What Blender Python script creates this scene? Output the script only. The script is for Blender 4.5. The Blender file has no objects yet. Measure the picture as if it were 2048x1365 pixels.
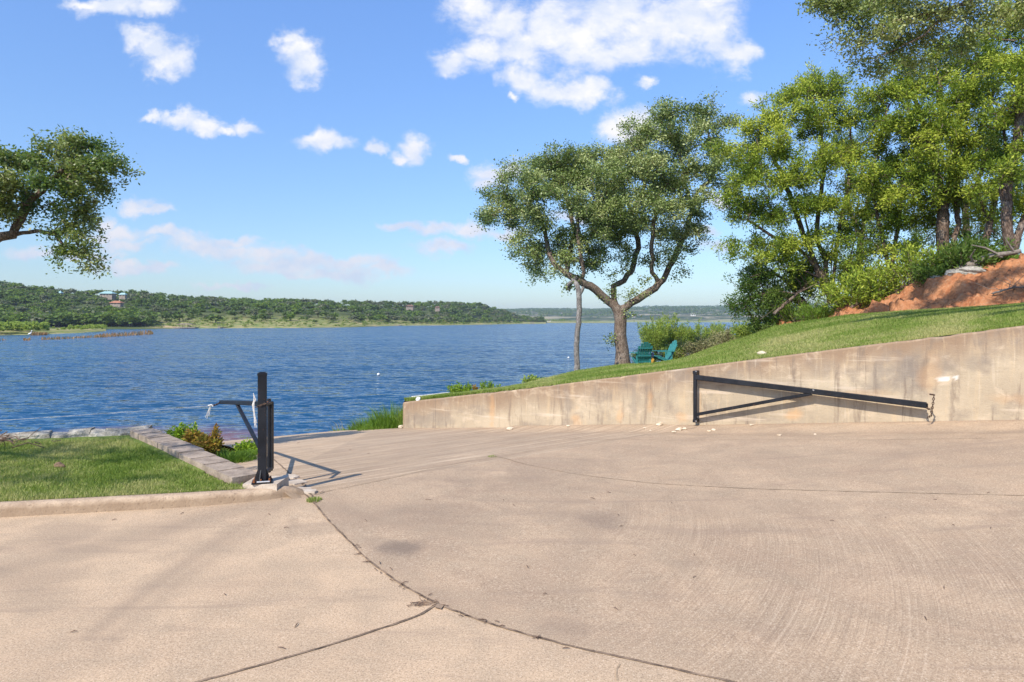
import bpy, math, random
import numpy as np
from mathutils import Vector
rng = np.random.default_rng(7); random.seed(7)
SC = bpy.context.scene; COL = SC.collection
F = 1365.3; HY = 641.5; CH = 1.6; WZ = -1.2     # focal length (px of the 2048 picture), horizon row, eye height, lake level
def P(x, y, d): return np.array([(x-1024)/F*d, d, CH-(y-HY)/F*d])
def tag(o, label=None, cat=None, group=None, kind=None):
    if label: o['label'] = label
    if cat: o['category'] = cat
    if group: o['group'] = group
    if kind: o['kind'] = kind
    return o
def link(o, parent=None):
    COL.objects.link(o)
    if parent: o.parent = parent
    return o
def empty(name, label, cat, group=None, loc=(0,0,0), rz=0):
    o = bpy.data.objects.new(name, None); o.empty_display_size = .1
    o.location = [float(v) for v in loc]; o.rotation_euler = (0,0,rz); link(o); return tag(o, label, cat, group)
def nmesh(name, V, Fc, mat, parent=None, attrs=None, smooth=False, off=None):
    """V (n,3); Fc array (m,k) of equal-size faces or list of such arrays."""
    V = np.asarray(V, dtype=np.float32)
    if off is not None: V = V-np.asarray(off, dtype=np.float32)
    me = bpy.data.meshes.new(name)
    if not isinstance(Fc, list) or np.ndim(Fc[0]) < 2: Fc = [np.asarray(Fc)]
    Fc = [np.asarray(f, dtype=np.int32) for f in Fc if len(f)]
    me.vertices.add(len(V)); me.vertices.foreach_set('co', V.ravel())
    li = np.concatenate([f.ravel() for f in Fc])
    tot = np.concatenate([np.full(len(f), f.shape[1], dtype=np.int32) for f in Fc])
    st = np.concatenate([[0], np.cumsum(tot)[:-1]]).astype(np.int32)
    me.loops.add(len(li)); me.loops.foreach_set('vertex_index', li)
    me.polygons.add(len(tot)); me.polygons.foreach_set('loop_start', st); me.polygons.foreach_set('loop_total', tot)
    me.polygons.foreach_set('use_smooth', np.full(len(tot), bool(smooth)))
    me.update(calc_edges=True)
    for k, (dom, val) in (attrs or {}).items():
        a = me.attributes.new(k, 'FLOAT', dom); a.data.foreach_set('value', np.asarray(val, dtype=np.float32))
    me.materials.append(mat)
    o = bpy.data.objects.new(name, me); link(o, parent); return o
class MB:
    """collects simple shapes into one mesh"""
    def __init__(s): s.v = []; s.q = []; s.t = []; s.n = 0
    def add(s, V, Q=None, T=None):
        V = np.asarray(V, float)
        if Q is not None and len(Q): s.q.append(np.asarray(Q)+s.n)
        if T is not None and len(T): s.t.append(np.asarray(T)+s.n)
        s.v.append(V); s.n += len(V)
    def box(s, c, size, R=None, taper=1.0):
        h = np.array(size)/2
        v = np.array([[x,y,z] for z in (-1,1) for y in (-1,1) for x in (-1,1)], float)*h
        v[4:,:2] *= taper
        if R is not None: v = v@np.asarray(R).T
        s.add(v+np.asarray(c), [[0,2,3,1],[4,5,7,6],[0,1,5,4],[2,6,7,3],[0,4,6,2],[1,3,7,5]])
    def bar(s, a, b, w, h, up=(0,0,1), bev=0.12):
        """rectangular tube a->b with bevelled edges"""
        a = np.asarray(a,float); b = np.asarray(b,float); t = b-a; t /= np.linalg.norm(t)
        sd = np.cross(t, up); sd /= np.linalg.norm(sd); u = np.cross(sd, t)
        e = bev*min(w,h)
        pr = [(-w/2+e,-h/2),(w/2-e,-h/2),(w/2,-h/2+e),(w/2,h/2-e),(w/2-e,h/2),(-w/2+e,h/2),(-w/2,h/2-e),(-w/2,-h/2+e)]
        V = [p+x*sd+y*u for p in (a,b) for x,y in pr]; n = 8
        Q = [[i,(i+1)%n,n+(i+1)%n,n+i] for i in range(n)]
        V += [a,b]; T = [[(i+1)%n,i,16] for i in range(n)]+[[n+i,n+(i+1)%n,17] for i in range(n)]
        s.add(V, Q, T)
    def tube(s, pts, r, n=8, cap=True):
        V, Q = tube_arrays(np.asarray(pts,float), r, n); 
        T = None
        if cap:
            m = len(V); V = np.vstack([V, pts[0], pts[-1]]); k = len(pts)-1
            T = [[(i+1)%n,i,m] for i in range(n)]+[[k*n+i,k*n+(i+1)%n,m+1] for i in range(n)]
        s.add(V, Q, T)
    def rock(s, c, r, seed=0, sub=2, amp=.28, cuts=5):
        v, f = ICO[sub]; rr = np.random.default_rng(seed)
        w = v.copy(); d = np.ones(len(v))
        for _ in range(cuts):
            a = rr.normal(size=3); a /= np.linalg.norm(a); h = rr.uniform(.35,.8)
            dd = v@a; d = np.minimum(d, np.where(dd > h, h/np.maximum(dd,1e-3), 1))
        w = w*d[:,None]*(1+amp*.25*np.sin(v@rr.normal(size=3)*4+rr.uniform(0,6)))[:,None]
        s.add(w*np.asarray(r)+np.asarray(c), None, f)
    def build(s, name, mat, parent=None, smooth=False, off=None, attrs=None):
        return nmesh(name, np.vstack(s.v), ([np.vstack(s.q)] if s.q else [])+([np.vstack(s.t)] if s.t else []), mat, parent, attrs, smooth, off)
def tube_arrays(pts, r, n=8):
    m = len(pts); r = np.broadcast_to(np.asarray(r,float), (m,))
    t = np.gradient(pts, axis=0); t /= np.linalg.norm(t,axis=1)[:,None]+1e-9
    ref = np.array([0,0,1.]) if abs(t[0][2]) < .9 else np.array([1.,0,0])
    u = np.cross(t[0], ref); u /= np.linalg.norm(u); V = []
    ang = np.arange(n)*2*np.pi/n
    for i in range(m):
        u = u-t[i]*(u@t[i]); u /= np.linalg.norm(u)+1e-9; w = np.cross(t[i], u)
        V.append(pts[i]+r[i]*(np.cos(ang)[:,None]*u+np.sin(ang)[:,None]*w))
    V = np.vstack(V)
    i = np.arange(m-1)[:,None]*n; j = np.arange(n)[None,:]; k = (j+1)%n
    Q = np.stack([i+j, i+k, i+n+k, i+n+j], -1).reshape(-1,4)
    return V, Q
def ico(sub):
    import bmesh
    bm = bmesh.new(); bmesh.ops.create_icosphere(bm, subdivisions=sub, radius=1)
    v = np.array([x.co[:] for x in bm.verts]); f = np.array([[a.index for a in p.verts] for p in bm.faces]); bm.free(); return v, f
ICO = {1: ico(1), 2: ico(2), 3: ico(3)}
def sstep(x, a, b):
    t = np.clip((x-a)/(b-a), 0, 1); return t*t*(3-2*t)
# ---- smooth random field for numpy
def vnoise(x, y, sc, seed=0):
    r = np.random.default_rng(seed+99); T = r.random((64,64))
    x = np.asarray(x,float)*sc+200.3; y = np.asarray(y,float)*sc+200.7
    xi = np.floor(x).astype(int); yi = np.floor(y).astype(int); fx = x-xi; fy = y-yi
    fx = fx*fx*(3-2*fx); fy = fy*fy*(3-2*fy)
    g = lambda a,b: T[a%64, b%64]
    return (g(xi,yi)*(1-fx)+g(xi+1,yi)*fx)*(1-fy)+(g(xi,yi+1)*(1-fx)+g(xi+1,yi+1)*fx)*fy
def fbm(x, y, sc, seed=0, o=4): return sum(vnoise(x,y,sc*2**k,seed+k)/2**k for k in range(o))/sum(1/2**k for k in range(o))

# =============================================================== materials
class NT:
    def __init__(s, nt): s.t = nt; s.N = nt.nodes; s.L = nt.links
    def n(s, typ, ins=None, **kw):
        o = s.N.new(typ)
        for k, v in kw.items(): setattr(o, k, v)
        for k, v in (ins or {}).items():
            sk = o.inputs[k]
            if isinstance(v, bpy.types.NodeSocket): s.L.new(v, sk)
            else: sk.default_value = v
        return o
    def math(s, op, a, b=None, c=None, clamp=False):
        d = {0: a}
        if b is not None: d[1] = b
        if c is not None: d[2] = c
        return s.n('ShaderNodeMath', d, operation=op, use_clamp=clamp).outputs[0]
    def noise(s, vec, scale, detail=4, rough=.55, dist=0, out=0):
        return s.n('ShaderNodeTexNoise', {'Vector': vec, 'Scale': scale, 'Detail': detail, 'Roughness': rough, 'Distortion': dist}).outputs[out]
    def ramp(s, fac, stops, interp='LINEAR'):
        o = s.n('ShaderNodeValToRGB', {0: fac}); o.color_ramp.interpolation = interp
        e = o.color_ramp.elements
        while len(e) < len(stops): e.new(.5)
        for k, (p, c) in enumerate(stops):
            e[k].position = p; e[k].color = (c if isinstance(c, (tuple,list)) else (c,c,c))[:3]+(1,) if isinstance(c,(tuple,list)) else (c,c,c,1)
        return o.outputs[0]
    def mix(s, fac, a, b, mode='MIX'):
        o = s.n('ShaderNodeMix', data_type='RGBA', blend_type=mode)
        for idx, v in ((0,fac),(6,a),(7,b)):
            if isinstance(v, bpy.types.NodeSocket): s.L.new(v, o.inputs[idx])
            else: o.inputs[idx].default_value = v if idx == 0 else tuple(v)+((1,) if len(v) == 3 else ())
        return o.outputs[2]
    def obj(s): return s.n('ShaderNodeTexCoord').outputs['Object']
    def geo(s): return s.n('ShaderNodeNewGeometry').outputs['Position']
    def attr(s, name): return s.n('ShaderNodeAttribute', attribute_name=name).outputs['Fac']
    def mapv(s, vec, scale=(1,1,1), rot=(0,0,0), loc=(0,0,0)):
        return s.n('ShaderNodeMapping', {'Vector': vec, 'Scale': scale, 'Rotation': rot, 'Location': loc}).outputs[0]
    def bump(s, h, strength=.3, dist=.02, normal=None):
        i = {'Height': h, 'Strength': strength, 'Distance': dist}
        if normal is not None: i['Normal'] = normal
        return s.n('ShaderNodeBump', i).outputs[0]
def material(name, fn):
    m = bpy.data.materials.new(name); m.use_nodes = True; nt = m.node_tree; nt.nodes.clear()
    T = NT(nt); sh = fn(T); out = T.n('ShaderNodeOutputMaterial'); nt.links.new(sh, out.inputs['Surface']); return m
def pbsdf(T, col, rough=.8, normal=None, spec=.3, metal=0, **kw):
    i = {'Base Color': col if isinstance(col, bpy.types.NodeSocket) else tuple(col)+(1,), 'Roughness': rough, 'Specular IOR Level': spec, 'Metallic': metal}
    if normal is not None: i['Normal'] = normal
    i.update(kw)
    return T.n('ShaderNodeBsdfPrincipled', i).outputs[0]

def concrete_fn(kind):
    def fn(T):
        p = T.geo()
        big = T.noise(p, .55, 5, .6); med = T.noise(p, 3.2, 5, .65, .4); fine = T.noise(p, 55, 4, .75); spk = T.noise(p, 120, 3, .7)
        st = T.attr('stain'); wm = T.attr('warm')
        c = T.mix(T.ramp(big, [(.3,0),(.7,1)]), (.405,.28,.178), (.54,.382,.245))
        c = T.mix(T.math('MULTIPLY', T.ramp(T.noise(p, 1.1, 5, .65, .8), [(.40,0),(.60,.75)]), T.math('SUBTRACT', 1, wm)), c, (.33,.228,.15))
        c = T.mix(T.math('MULTIPLY', wm, .8), c, (.61,.43,.27))
        c = T.mix(T.ramp(med, [(.35,.5),(.62,0)]), c, (.34,.255,.17))
        c = T.mix(T.ramp(fine, [(.34,.35),(.52,0)]), c, (.27,.195,.13))
        c = T.mix(T.ramp(fine, [(.5,0),(.72,.3)]), c, (.72,.58,.42))
        c = T.mix(T.ramp(spk, [(.34,.85),(.46,0)]), c, (.17,.12,.08))
        c = T.mix(T.ramp(spk, [(.56,0),(.70,.6)]), c, (.78,.66,.5))
        if kind == 'slab':
            dv = T.n('ShaderNodeSeparateXYZ', {0: T.n('ShaderNodeVectorMath', {0: p, 1: (-2.24,6.2,0)}, operation='SUBTRACT').outputs[0]})
            rr = T.math('SQRT', T.math('ADD', T.math('POWER', dv.outputs[0], 2), T.math('POWER', dv.outputs[1], 2))); th = T.math('ARCTAN2', dv.outputs[1], dv.outputs[0])
            rr = T.math('ADD', rr, T.math('MULTIPLY', T.noise(p, .6, 2, .5), .06))
            pc = T.n('ShaderNodeCombineXYZ', {0: T.math('MULTIPLY', th, 2.2), 1: T.math('MULTIPLY', rr, 92)}).outputs[0]; pc2 = T.n('ShaderNodeCombineXYZ', {0: T.math('MULTIPLY', th, 5), 1: T.math('MULTIPLY', rr, 150)}).outputs[0]
            br = T.noise(pc, 1, 4, .75); br2 = T.noise(pc2, 1, 2, .6); ba = T.math('MULTIPLY', T.attr('broom'), T.ramp(T.noise(p, 2.1, 5, .7, .5), [(.34,.40),(.58,1)]))
            bm_ = T.math('MULTIPLY', T.ramp(br, [(.38,1),(.52,0)]), ba)
            c = T.mix(T.math('MULTIPLY', bm_, .62), c, (.20,.14,.095))
            c = T.mix(T.math('MULTIPLY', T.math('MULTIPLY', T.ramp(br, [(.55,0),(.66,1)]), ba), .42), c, (.70,.55,.40))
            h = T.math('ADD', T.math('MULTIPLY', T.math('ADD', br, br2), T.math('MULTIPLY', ba, .9)), T.math('MULTIPLY', fine, .7))
            tr = T.noise(T.mapv(p, (.5,3,1), (0,0,-.65)), 1, 5, .65, 1.2)
            c = T.mix(T.ramp(tr, [(.54,0),(.70,.42)]), c, (.27,.195,.14))
        else:
            # grooves run across the ramp
            rot = T.mapv(p, (1,1,1), (0,0,-math.atan2(.635,.772)))
            w = T.n('ShaderNodeTexWave', {'Vector': rot, 'Scale': 2.0, 'Distortion': 1.4, 'Detail': 3, 'Detail Scale': 1.2}, bands_direction='Y', wave_profile='SIN').outputs['Fac']
            br = T.noise(T.mapv(rot, (.5,26,1)), 1, 4, .65, .3)
            g = T.math('MULTIPLY_ADD', br, .9, T.math('MULTIPLY', w, .22))
            c = T.mix(T.ramp(g, [(.35,.5),(.72,0)]), c, (.27,.195,.13))
            c = T.mix(T.ramp(br, [(.5,0),(.68,.6)]), c, (.68,.53,.37))
            h = T.math('ADD', T.math('MULTIPLY', g, 2.0), T.math('MULTIPLY', fine, .6))
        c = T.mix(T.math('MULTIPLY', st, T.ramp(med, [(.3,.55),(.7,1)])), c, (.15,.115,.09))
        return pbsdf(T, c, .88, T.bump(h, .5, .004), .2)
    return fn
M = {}
M['slab'] = material('broomed_concrete', concrete_fn('slab'))
M['ramp'] = material('grooved_ramp_concrete', concrete_fn('ramp'))
def wall_fn(T):
    uv = T.n('ShaderNodeAttribute', attribute_name='wuv').outputs['Vector']
    s = T.n('ShaderNodeSeparateXYZ', {0: uv}); u, v, top = s.outputs[0], s.outputs[1], s.outputs[2]
    big = T.noise(uv, .9, 5, .6); med = T.noise(uv, 4, 6, .65, .5); fine = T.noise(uv, 60, 4, .7)
    c = T.mix(T.ramp(big, [(.35,0),(.65,1)]), (.37,.295,.205), (.49,.395,.275))
    # pale lower part, red-brown wash below the rim
    dn = T.math('MULTIPLY_ADD', T.noise(T.mapv(uv, (3,.8,1)), 1, 4, .6), .5, T.math('MULTIPLY', top, 1.0))
    c = T.mix(T.ramp(dn, [(.30,.9),(.66,0)]), c, (.27,.18,.115))
    c = T.mix(T.ramp(med, [(.54,0),(.72,.55)]), c, (.62,.49,.35))
    c = T.mix(T.ramp(T.noise(T.mapv(uv,(1.3,1.3,1),(0,0,0),(7,3,0)), 1.6, 5, .6), [(.52,0),(.66,.7)]), c, (.25,.20,.155))
    stz = T.noise(T.mapv(uv, (9,.55,1)), 1, 5, .65, .4)
    c = T.mix(T.ramp(stz, [(.56,0),(.70,.4)]), c, (.57,.42,.25))
    c = T.mix(T.ramp(stz, [(.33,.8),(.45,0)]), c, (.22,.165,.12))
    st2 = T.noise(T.mapv(uv, (26,1.6,1)), 1, 3, .6)
    c = T.mix(T.ramp(st2, [(.6,0),(.72,.25)]), c, (.64,.54,.40))
    c = T.mix(T.ramp(fine, [(.25,.5),(.42,0)]), c, (.16,.11,.08))
    fj = T.n('ShaderNodeMath', {0: T.math('ADD', u, T.math('MULTIPLY', T.noise(uv, 3, 2), .03)), 1: 2.44}, operation='PINGPONG').outputs[0]
    c = T.mix(T.ramp(fj, [(.004,.65),(.010,0)]), c, (.2,.15,.11))
    hz = T.noise(T.mapv(uv, (.7,9,1)), 1, 4, .6)
    c = T.mix(T.ramp(hz, [(.60,0),(.7,.45)]), c, (.64,.52,.40))
    pit = T.n('ShaderNodeTexVoronoi', {'Vector': uv, 'Scale': 7}).outputs['Distance']
    c = T.mix(T.ramp(pit, [(.03,.8),(.05,0)]), c, (.1,.07,.05))
    c = T.mix(T.attr('white'), c, (.78,.74,.68))
    c = T.mix(T.attr('stain'), c, (.2,.17,.145))
    c = T.mix(T.attr('orange'), c, (.58,.33,.15))
    h = T.math('ADD', T.math('ADD', T.math('MULTIPLY', med, 1.5), fine), T.math('MULTIPLY', hz, 1.0))
    return pbsdf(T, c, .88, T.bump(h, .5, .008), .2)
M['wall'] = material('stained_cast_concrete', wall_fn)
def simple(name, c1, c2, scale=8, rough=.8, bump=.4, bd=.01, detail=5, spec=.25, c3=None, metal=0):
    def fn(T):
        p = T.geo(); a = T.noise(p, scale, detail, .6, .3); b = T.noise(p, scale*7, 3, .65)
        c = T.mix(T.ramp(a, [(.35,0),(.65,1)]), c1, c2)
        if c3: c = T.mix(T.ramp(b, [(.55,0),(.7,.8)]), c, c3)
        return pbsdf(T, c, rough, T.bump(T.math('ADD', a, b), bump, bd), spec, metal)
    return material(name, fn)
def kerb_fn(T):
    p = T.geo(); a = T.noise(p, 6, 5, .65, .3); b = T.noise(p, 42, 3, .65); z = T.n('ShaderNodeSeparateXYZ', {0: p}).outputs[2]
    c = T.mix(T.ramp(a, [(.35,0),(.65,1)]), (.36,.26,.18), (.50,.375,.26)); c = T.mix(T.ramp(b, [(.55,0),(.7,.8)]), c, (.29,.205,.14))
    g = T.math('MULTIPLY', T.ramp(T.math('MULTIPLY_ADD', a, .06, z), [(.085,1),(.125,0)]), .62); c = T.mix(g, c, (.22,.15,.09))
    c = T.mix(T.ramp(b, [(.28,.8),(.4,0)]), c, (.14,.095,.065)); return pbsdf(T, c, .92, T.bump(T.math('ADD', a, b), .7, .01), .15)
M['kerb'] = material('kerb_concrete', kerb_fn)
M['pad'] = simple('pad_concrete', (.42,.34,.26), (.58,.49,.39), 9, .9, .5, .008, c3=(.36,.27,.2))
M['joint'] = simple('joint_dirt', (.055,.038,.028), (.30,.21,.14), 9, .95, .6, .01, c3=(.34,.24,.16))
M['crack'] = simple('hairline_dirt', (.28,.20,.13), (.42,.31,.20), 30, .95, .3, .005)
M['cap'] = simple('edging_concrete', (.25,.195,.15), (.41,.325,.25), 7, .9, .7, .012, c3=(.19,.145,.115))
M['stone'] = simple('grey_limestone', (.22,.20,.17), (.52,.48,.41), 6, .9, .9, .02, c3=(.14,.13,.11))
M['pale_stone'] = simple('pale_limestone', (.55,.42,.28), (.72,.62,.47), 14, .85, .6, .01, c3=(.5,.35,.22))
M['white_stone'] = simple('white_limestone', (.5,.48,.44), (.7,.68,.63), 9, .9, .5, .01)
M['soil'] = simple('brown_soil', (.16,.10,.062), (.28,.19,.12), 5, .95, .9, .03, c3=(.09,.06,.04))
def dirt_fn(T):
    p = T.geo(); a = T.noise(p, 1.7, 6, .65, .4); b = T.noise(p, 14, 5, .7); v = T.noise(T.mapv(p,(3,3,.5)), 2.4, 4, .6)
    c = T.mix(T.ramp(a, [(.35,0),(.65,1)]), (.38,.14,.06), (.54,.25,.115))
    c = T.mix(T.ramp(b, [(.52,0),(.7,.6)]), c, (.50,.33,.2)); c = T.mix(T.ramp(b, [(.3,.6),(.45,0)]), c, (.2,.075,.035))
    c = T.mix(T.ramp(v, [(.32,.7),(.45,0)]), c, (.16,.075,.04))
    return pbsdf(T, c, .95, T.bump(T.math('ADD', a, b), .9, .06), .1)
M['dirt'] = material('red_clay', dirt_fn)
def lawn_fn(T):
    p = T.geo(); a = T.noise(p, .9, 5, .6, .5); b = T.noise(p, 7, 4, .65); f = T.noise(p, 70, 3, .7)
    c = T.mix(T.ramp(a, [(.4,0),(.6,1)]), (.13,.19,.045), (.19,.25,.06))
    c = T.mix(T.ramp(b, [(.55,0),(.72,.6)]), c, (.26,.22,.09)); c = T.mix(T.ramp(f, [(.3,.7),(.55,0)]), c, (.07,.10,.025))
    return pbsdf(T, c, .95, T.bump(f, .9, .02), .1)
M['lawn'] = material('lawn_soil', lawn_fn)
def leaf_fn(dark, mid, light, trans=.35, spec=.35, rough=.5):
    def fn(T):
        r = T.attr('rnd'); c = T.ramp(r, [(0,dark),(.5,mid),(1,light)])
        c2 = T.mix(.5, c, (.25,.35,.03), 'MIX')
        d = T.n('ShaderNodeBsdfPrincipled', {'Base Color': c, 'Roughness': rough, 'Specular IOR Level': spec}).outputs[0]
        t = T.n('ShaderNodeBsdfTranslucent', {'Color': c2}).outputs[0]
        return T.n('ShaderNodeMixShader', {0: trans, 1: d, 2: t}).outputs[0]
    return fn
M['oak_leaf'] = material('oak_leaves', leaf_fn((.085,.13,.03),(.245,.315,.085),(.46,.49,.20), .28, .5, .45))
M['near_oak_leaf'] = material('live_oak_leaves', leaf_fn((.06,.12,.035),(.15,.225,.055),(.32,.35,.12), .42, .55, .4))
M['cedar_leaf'] = material('cedar_sprays', leaf_fn((.08,.14,.018),(.25,.33,.035),(.50,.54,.07), .30, .2, .6))
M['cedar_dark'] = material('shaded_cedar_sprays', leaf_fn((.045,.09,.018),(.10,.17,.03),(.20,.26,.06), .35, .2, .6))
M['willow'] = material('willow_leaves', leaf_fn((.16,.25,.04),(.32,.42,.07),(.48,.52,.13), .45, .2, .6))
M['scrub'] = material('dry_scrub_leaves', leaf_fn((.14,.14,.06),(.30,.29,.13),(.48,.42,.27), .35, .2, .7))
M['bright_leaf'] = material('bright_green_leaves', leaf_fn((.10,.2,.015),(.25,.40,.025),(.46,.54,.06), .45, .3, .5))
M['rust_leaf'] = material('yellow_and_rust_leaves', leaf_fn((.30,.10,.03),(.42,.24,.04),(.38,.42,.05), .35, .3, .6))
M['grass'] = material('grass_blades', leaf_fn((.11,.19,.025),(.245,.325,.06),(.52,.48,.2), .4, .25, .6))
M['weed'] = material('green_weeds', leaf_fn((.08,.16,.02),(.17,.29,.03),(.33,.40,.09), .4, .25, .6))
M['reed'] = material('rusty_reeds', leaf_fn((.22,.10,.05),(.38,.20,.10),(.5,.34,.18), .3, .1, .8))
M['hill_leaf'] = material('hillside_leaves', leaf_fn((.055,.10,.022),(.115,.175,.042),(.21,.26,.085), .25, .1, .8))
M['hill_leaf_grey'] = material('grey_hillside_leaves', leaf_fn((.09,.115,.055),(.16,.175,.10),(.27,.27,.165), .25, .1, .8))
M['hill_leaf_bright'] = material('bright_hillside_leaves', leaf_fn((.08,.14,.02),(.16,.24,.035),(.28,.33,.07), .3, .1, .8))
def bark_fn(c1, c2, c3, sc=1):
    def fn(T):
        p = T.geo(); q = T.mapv(p, (1,1,.28)); a = T.noise(q, 16*sc, 5, .65, .6); b = T.noise(p, 3*sc, 4, .6); v = T.n('ShaderNodeTexVoronoi', {'Vector': q, 'Scale': 22*sc}, feature='DISTANCE_TO_EDGE').outputs['Distance']
        c = T.mix(T.ramp(a, [(.35,0),(.6,1)]), c1, c2); c = T.mix(T.ramp(b, [(.5,0),(.68,.75)]), c, c3)
        c = T.mix(T.ramp(v, [(0,.7),(.15,0)]), c, tuple(x*.3 for x in c1))
        return pbsdf(T, c, .95, T.bump(T.math('ADD', a, T.math('MULTIPLY', v, 1.5)), .9, .03), .1)
    return fn
M['bark'] = material('oak_bark', bark_fn((.14,.10,.075),(.29,.22,.17),(.36,.30,.25)))
M['cedar_bark'] = material('cedar_bark', bark_fn((.12,.08,.06),(.26,.185,.14),(.34,.29,.25), 1.2))
M['pale_bark'] = material('lichen_bark', bark_fn((.16,.14,.125),(.36,.33,.30),(.46,.43,.39), 1.3))
M['drift'] = simple('driftwood', (.09,.055,.04), (.24,.16,.11), 12, .9, .8, .01, c3=(.10,.06,.04))
M['grey_wood'] = simple('weathered_wood', (.15,.12,.10), (.30,.26,.22), 12, .9, .8, .01, c3=(.18,.14,.12))
def paint_fn(T):
    p = T.geo(); a = T.noise(p, 30, 5, .7); b = T.noise(p, 5, 4, .6); s = T.noise(p, 120, 2, .6)
    c = T.mix(T.ramp(b, [(.4,0),(.7,1)]), (.006,.007,.010), (.016,.018,.023)); c = T.mix(T.ramp(a, [(.62,0),(.70,.9)]), c, (.13,.055,.028)); c = T.mix(T.ramp(s, [(.7,0),(.78,.5)]), c, (.15,.14,.14))
    return pbsdf(T, c, T.math('MULTIPLY_ADD', a, .25, .33), T.bump(a, .15, .002), .3)
M['paint'] = material('black_painted_steel', paint_fn)
M['galv'] = simple('galvanised_bolt', (.35,.34,.33), (.55,.54,.53), 60, .45, .2, .002, metal=.8)
M['rust'] = simple('rusty_steel', (.16,.055,.02), (.34,.13,.05), 40, .9, .5, .003)
M['rusty_chain'] = simple('dull_chain_steel', (.05,.035,.028), (.16,.10,.07), 60, .6, .3, .002, metal=.4)
M['rope'] = simple('frayed_rope', (.45,.42,.38), (.72,.70,.66), 80, .95, .5, .002)
M['teal'] = simple('teal_paint', (.025,.16,.165), (.04,.22,.22), 10, .55, .2, .003, c3=(.10,.36,.34))
M['white'] = simple('white_plastic', (.75,.75,.74), (.82,.82,.8), 20, .4, .05, .002)
M['cloth_orange'] = simple('orange_cloth', (.6,.28,.03), (.75,.42,.08), 20, .8, .3, .005)
M['cloth_purple'] = simple('purple_cloth', (.25,.2,.5), (.38,.32,.62), 20, .8, .3, .005)
M['roof_teal'] = simple('blue_green_metal_roof', (.26,.42,.42), (.36,.52,.51), .4, .5, .1, .02)
M['roof_red'] = simple('terracotta_roof', (.30,.12,.07), (.42,.20,.12), .4, .8, .1, .02)
M['roof_brown'] = simple('brown_roof', (.12,.07,.05), (.19,.11,.08), .4, .8, .1, .02)
M['stucco'] = simple('stucco', (.42,.36,.28), (.55,.48,.38), .5, .9, .1, .02)
M['stucco_white'] = simple('white_stucco', (.66,.64,.58), (.78,.76,.70), .5, .9, .1, .02)
M['glass'] = simple('dark_window_glass', (.02,.03,.04), (.04,.05,.06), 1, .15, 0, .01, spec=.6)
M['dockwood'] = simple('dock_timber', (.20,.16,.13), (.34,.28,.23), 1, .9, .3, .02)
def hill_fn(T):
    p = T.geo(); a = T.noise(p, .035, 5, .65, .4); b = T.noise(p, .25, 5, .7); g = T.attr('belt')
    c = T.mix(T.ramp(a, [(.35,0),(.65,1)]), (.05,.075,.025), (.10,.12,.045))
    d = T.mix(T.ramp(b, [(.4,0),(.6,1)]), (.15,.20,.05), (.34,.29,.14)); d = T.mix(T.ramp(a, [(.58,0),(.66,.8)]), d, (.60,.40,.24))
    c = T.mix(g, c, d); return pbsdf(T, c, .95, T.bump(b, .6, .4), .05)
M['hill'] = material('hillside_ground', hill_fn)
def far_fn(T):
    p = T.geo(); a = T.noise(p, .006, 6, .7, .6); b = T.noise(p, .03, 5, .7); v = T.n('ShaderNodeTexVoronoi', {'Vector': p, 'Scale': .075}).outputs['Distance']; g = T.attr('belt')
    c = T.mix(T.ramp(v, [(.1,0),(.7,1)]), (.085,.12,.045), (.025,.045,.02)); c = T.mix(T.ramp(a, [(.5,0),(.6,.9)]), c, (.40,.34,.22)); c = T.mix(T.ramp(b, [(.55,0),(.66,.8)]), c, (.42,.37,.26))
    c = T.mix(g, c, (.30,.32,.13)); return pbsdf(T, c, .95, T.bump(v, .8, 3), .05)
M['far'] = material('distant_wooded_ground', far_fn)
def water_fn(T):
    p = T.geo(); sil = T.attr('silt')
    def sl(sc, rot, k, det):
        c_ = T.noise(T.mapv(p, sc, (0,0,rot)), 1, det, .6, .3, 1)
        return T.n('ShaderNodeVectorMath', {0: T.n('ShaderNodeVectorMath', {0: c_, 1: (.5,.5,.5)}, operation='SUBTRACT').outputs[0], 1: (k*.7,k,0)}, operation='MULTIPLY').outputs[0]
    V_ = None
    for a in (sl((.12,.34,1), -.1, .35, 4), sl((.8,2.2,1), -.15, .9, 3), sl((2.4,6.5,1), .12, 1.0, 3), sl((9,14,1), -.3, .35, 2)):
        V_ = a if V_ is None else T.n('ShaderNodeVectorMath', {0: V_, 1: a}, operation='ADD').outputs[0]
    V_ = T.n('ShaderNodeVectorMath', {0: V_, 1: (0,-.11,1)}, operation='ADD').outputs[0]; V_ = T.n('ShaderNodeVectorMath', {0: V_}, operation='NORMALIZE').outputs[0]
    gust = T.noise(T.mapv(p, (.02,.05,1), (0,0,-.3)), 1, 4, .6)
    c = T.mix(T.ramp(gust, [(.35,0),(.65,1)]), (.006,.046,.10), (.010,.064,.14))
    c = T.mix(sil, c, (.26,.10,.045))
    return pbsdf(T, c, .08, V_, .30, 0, IOR=1.33)
M['water'] = material('lake_water', water_fn)

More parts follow.
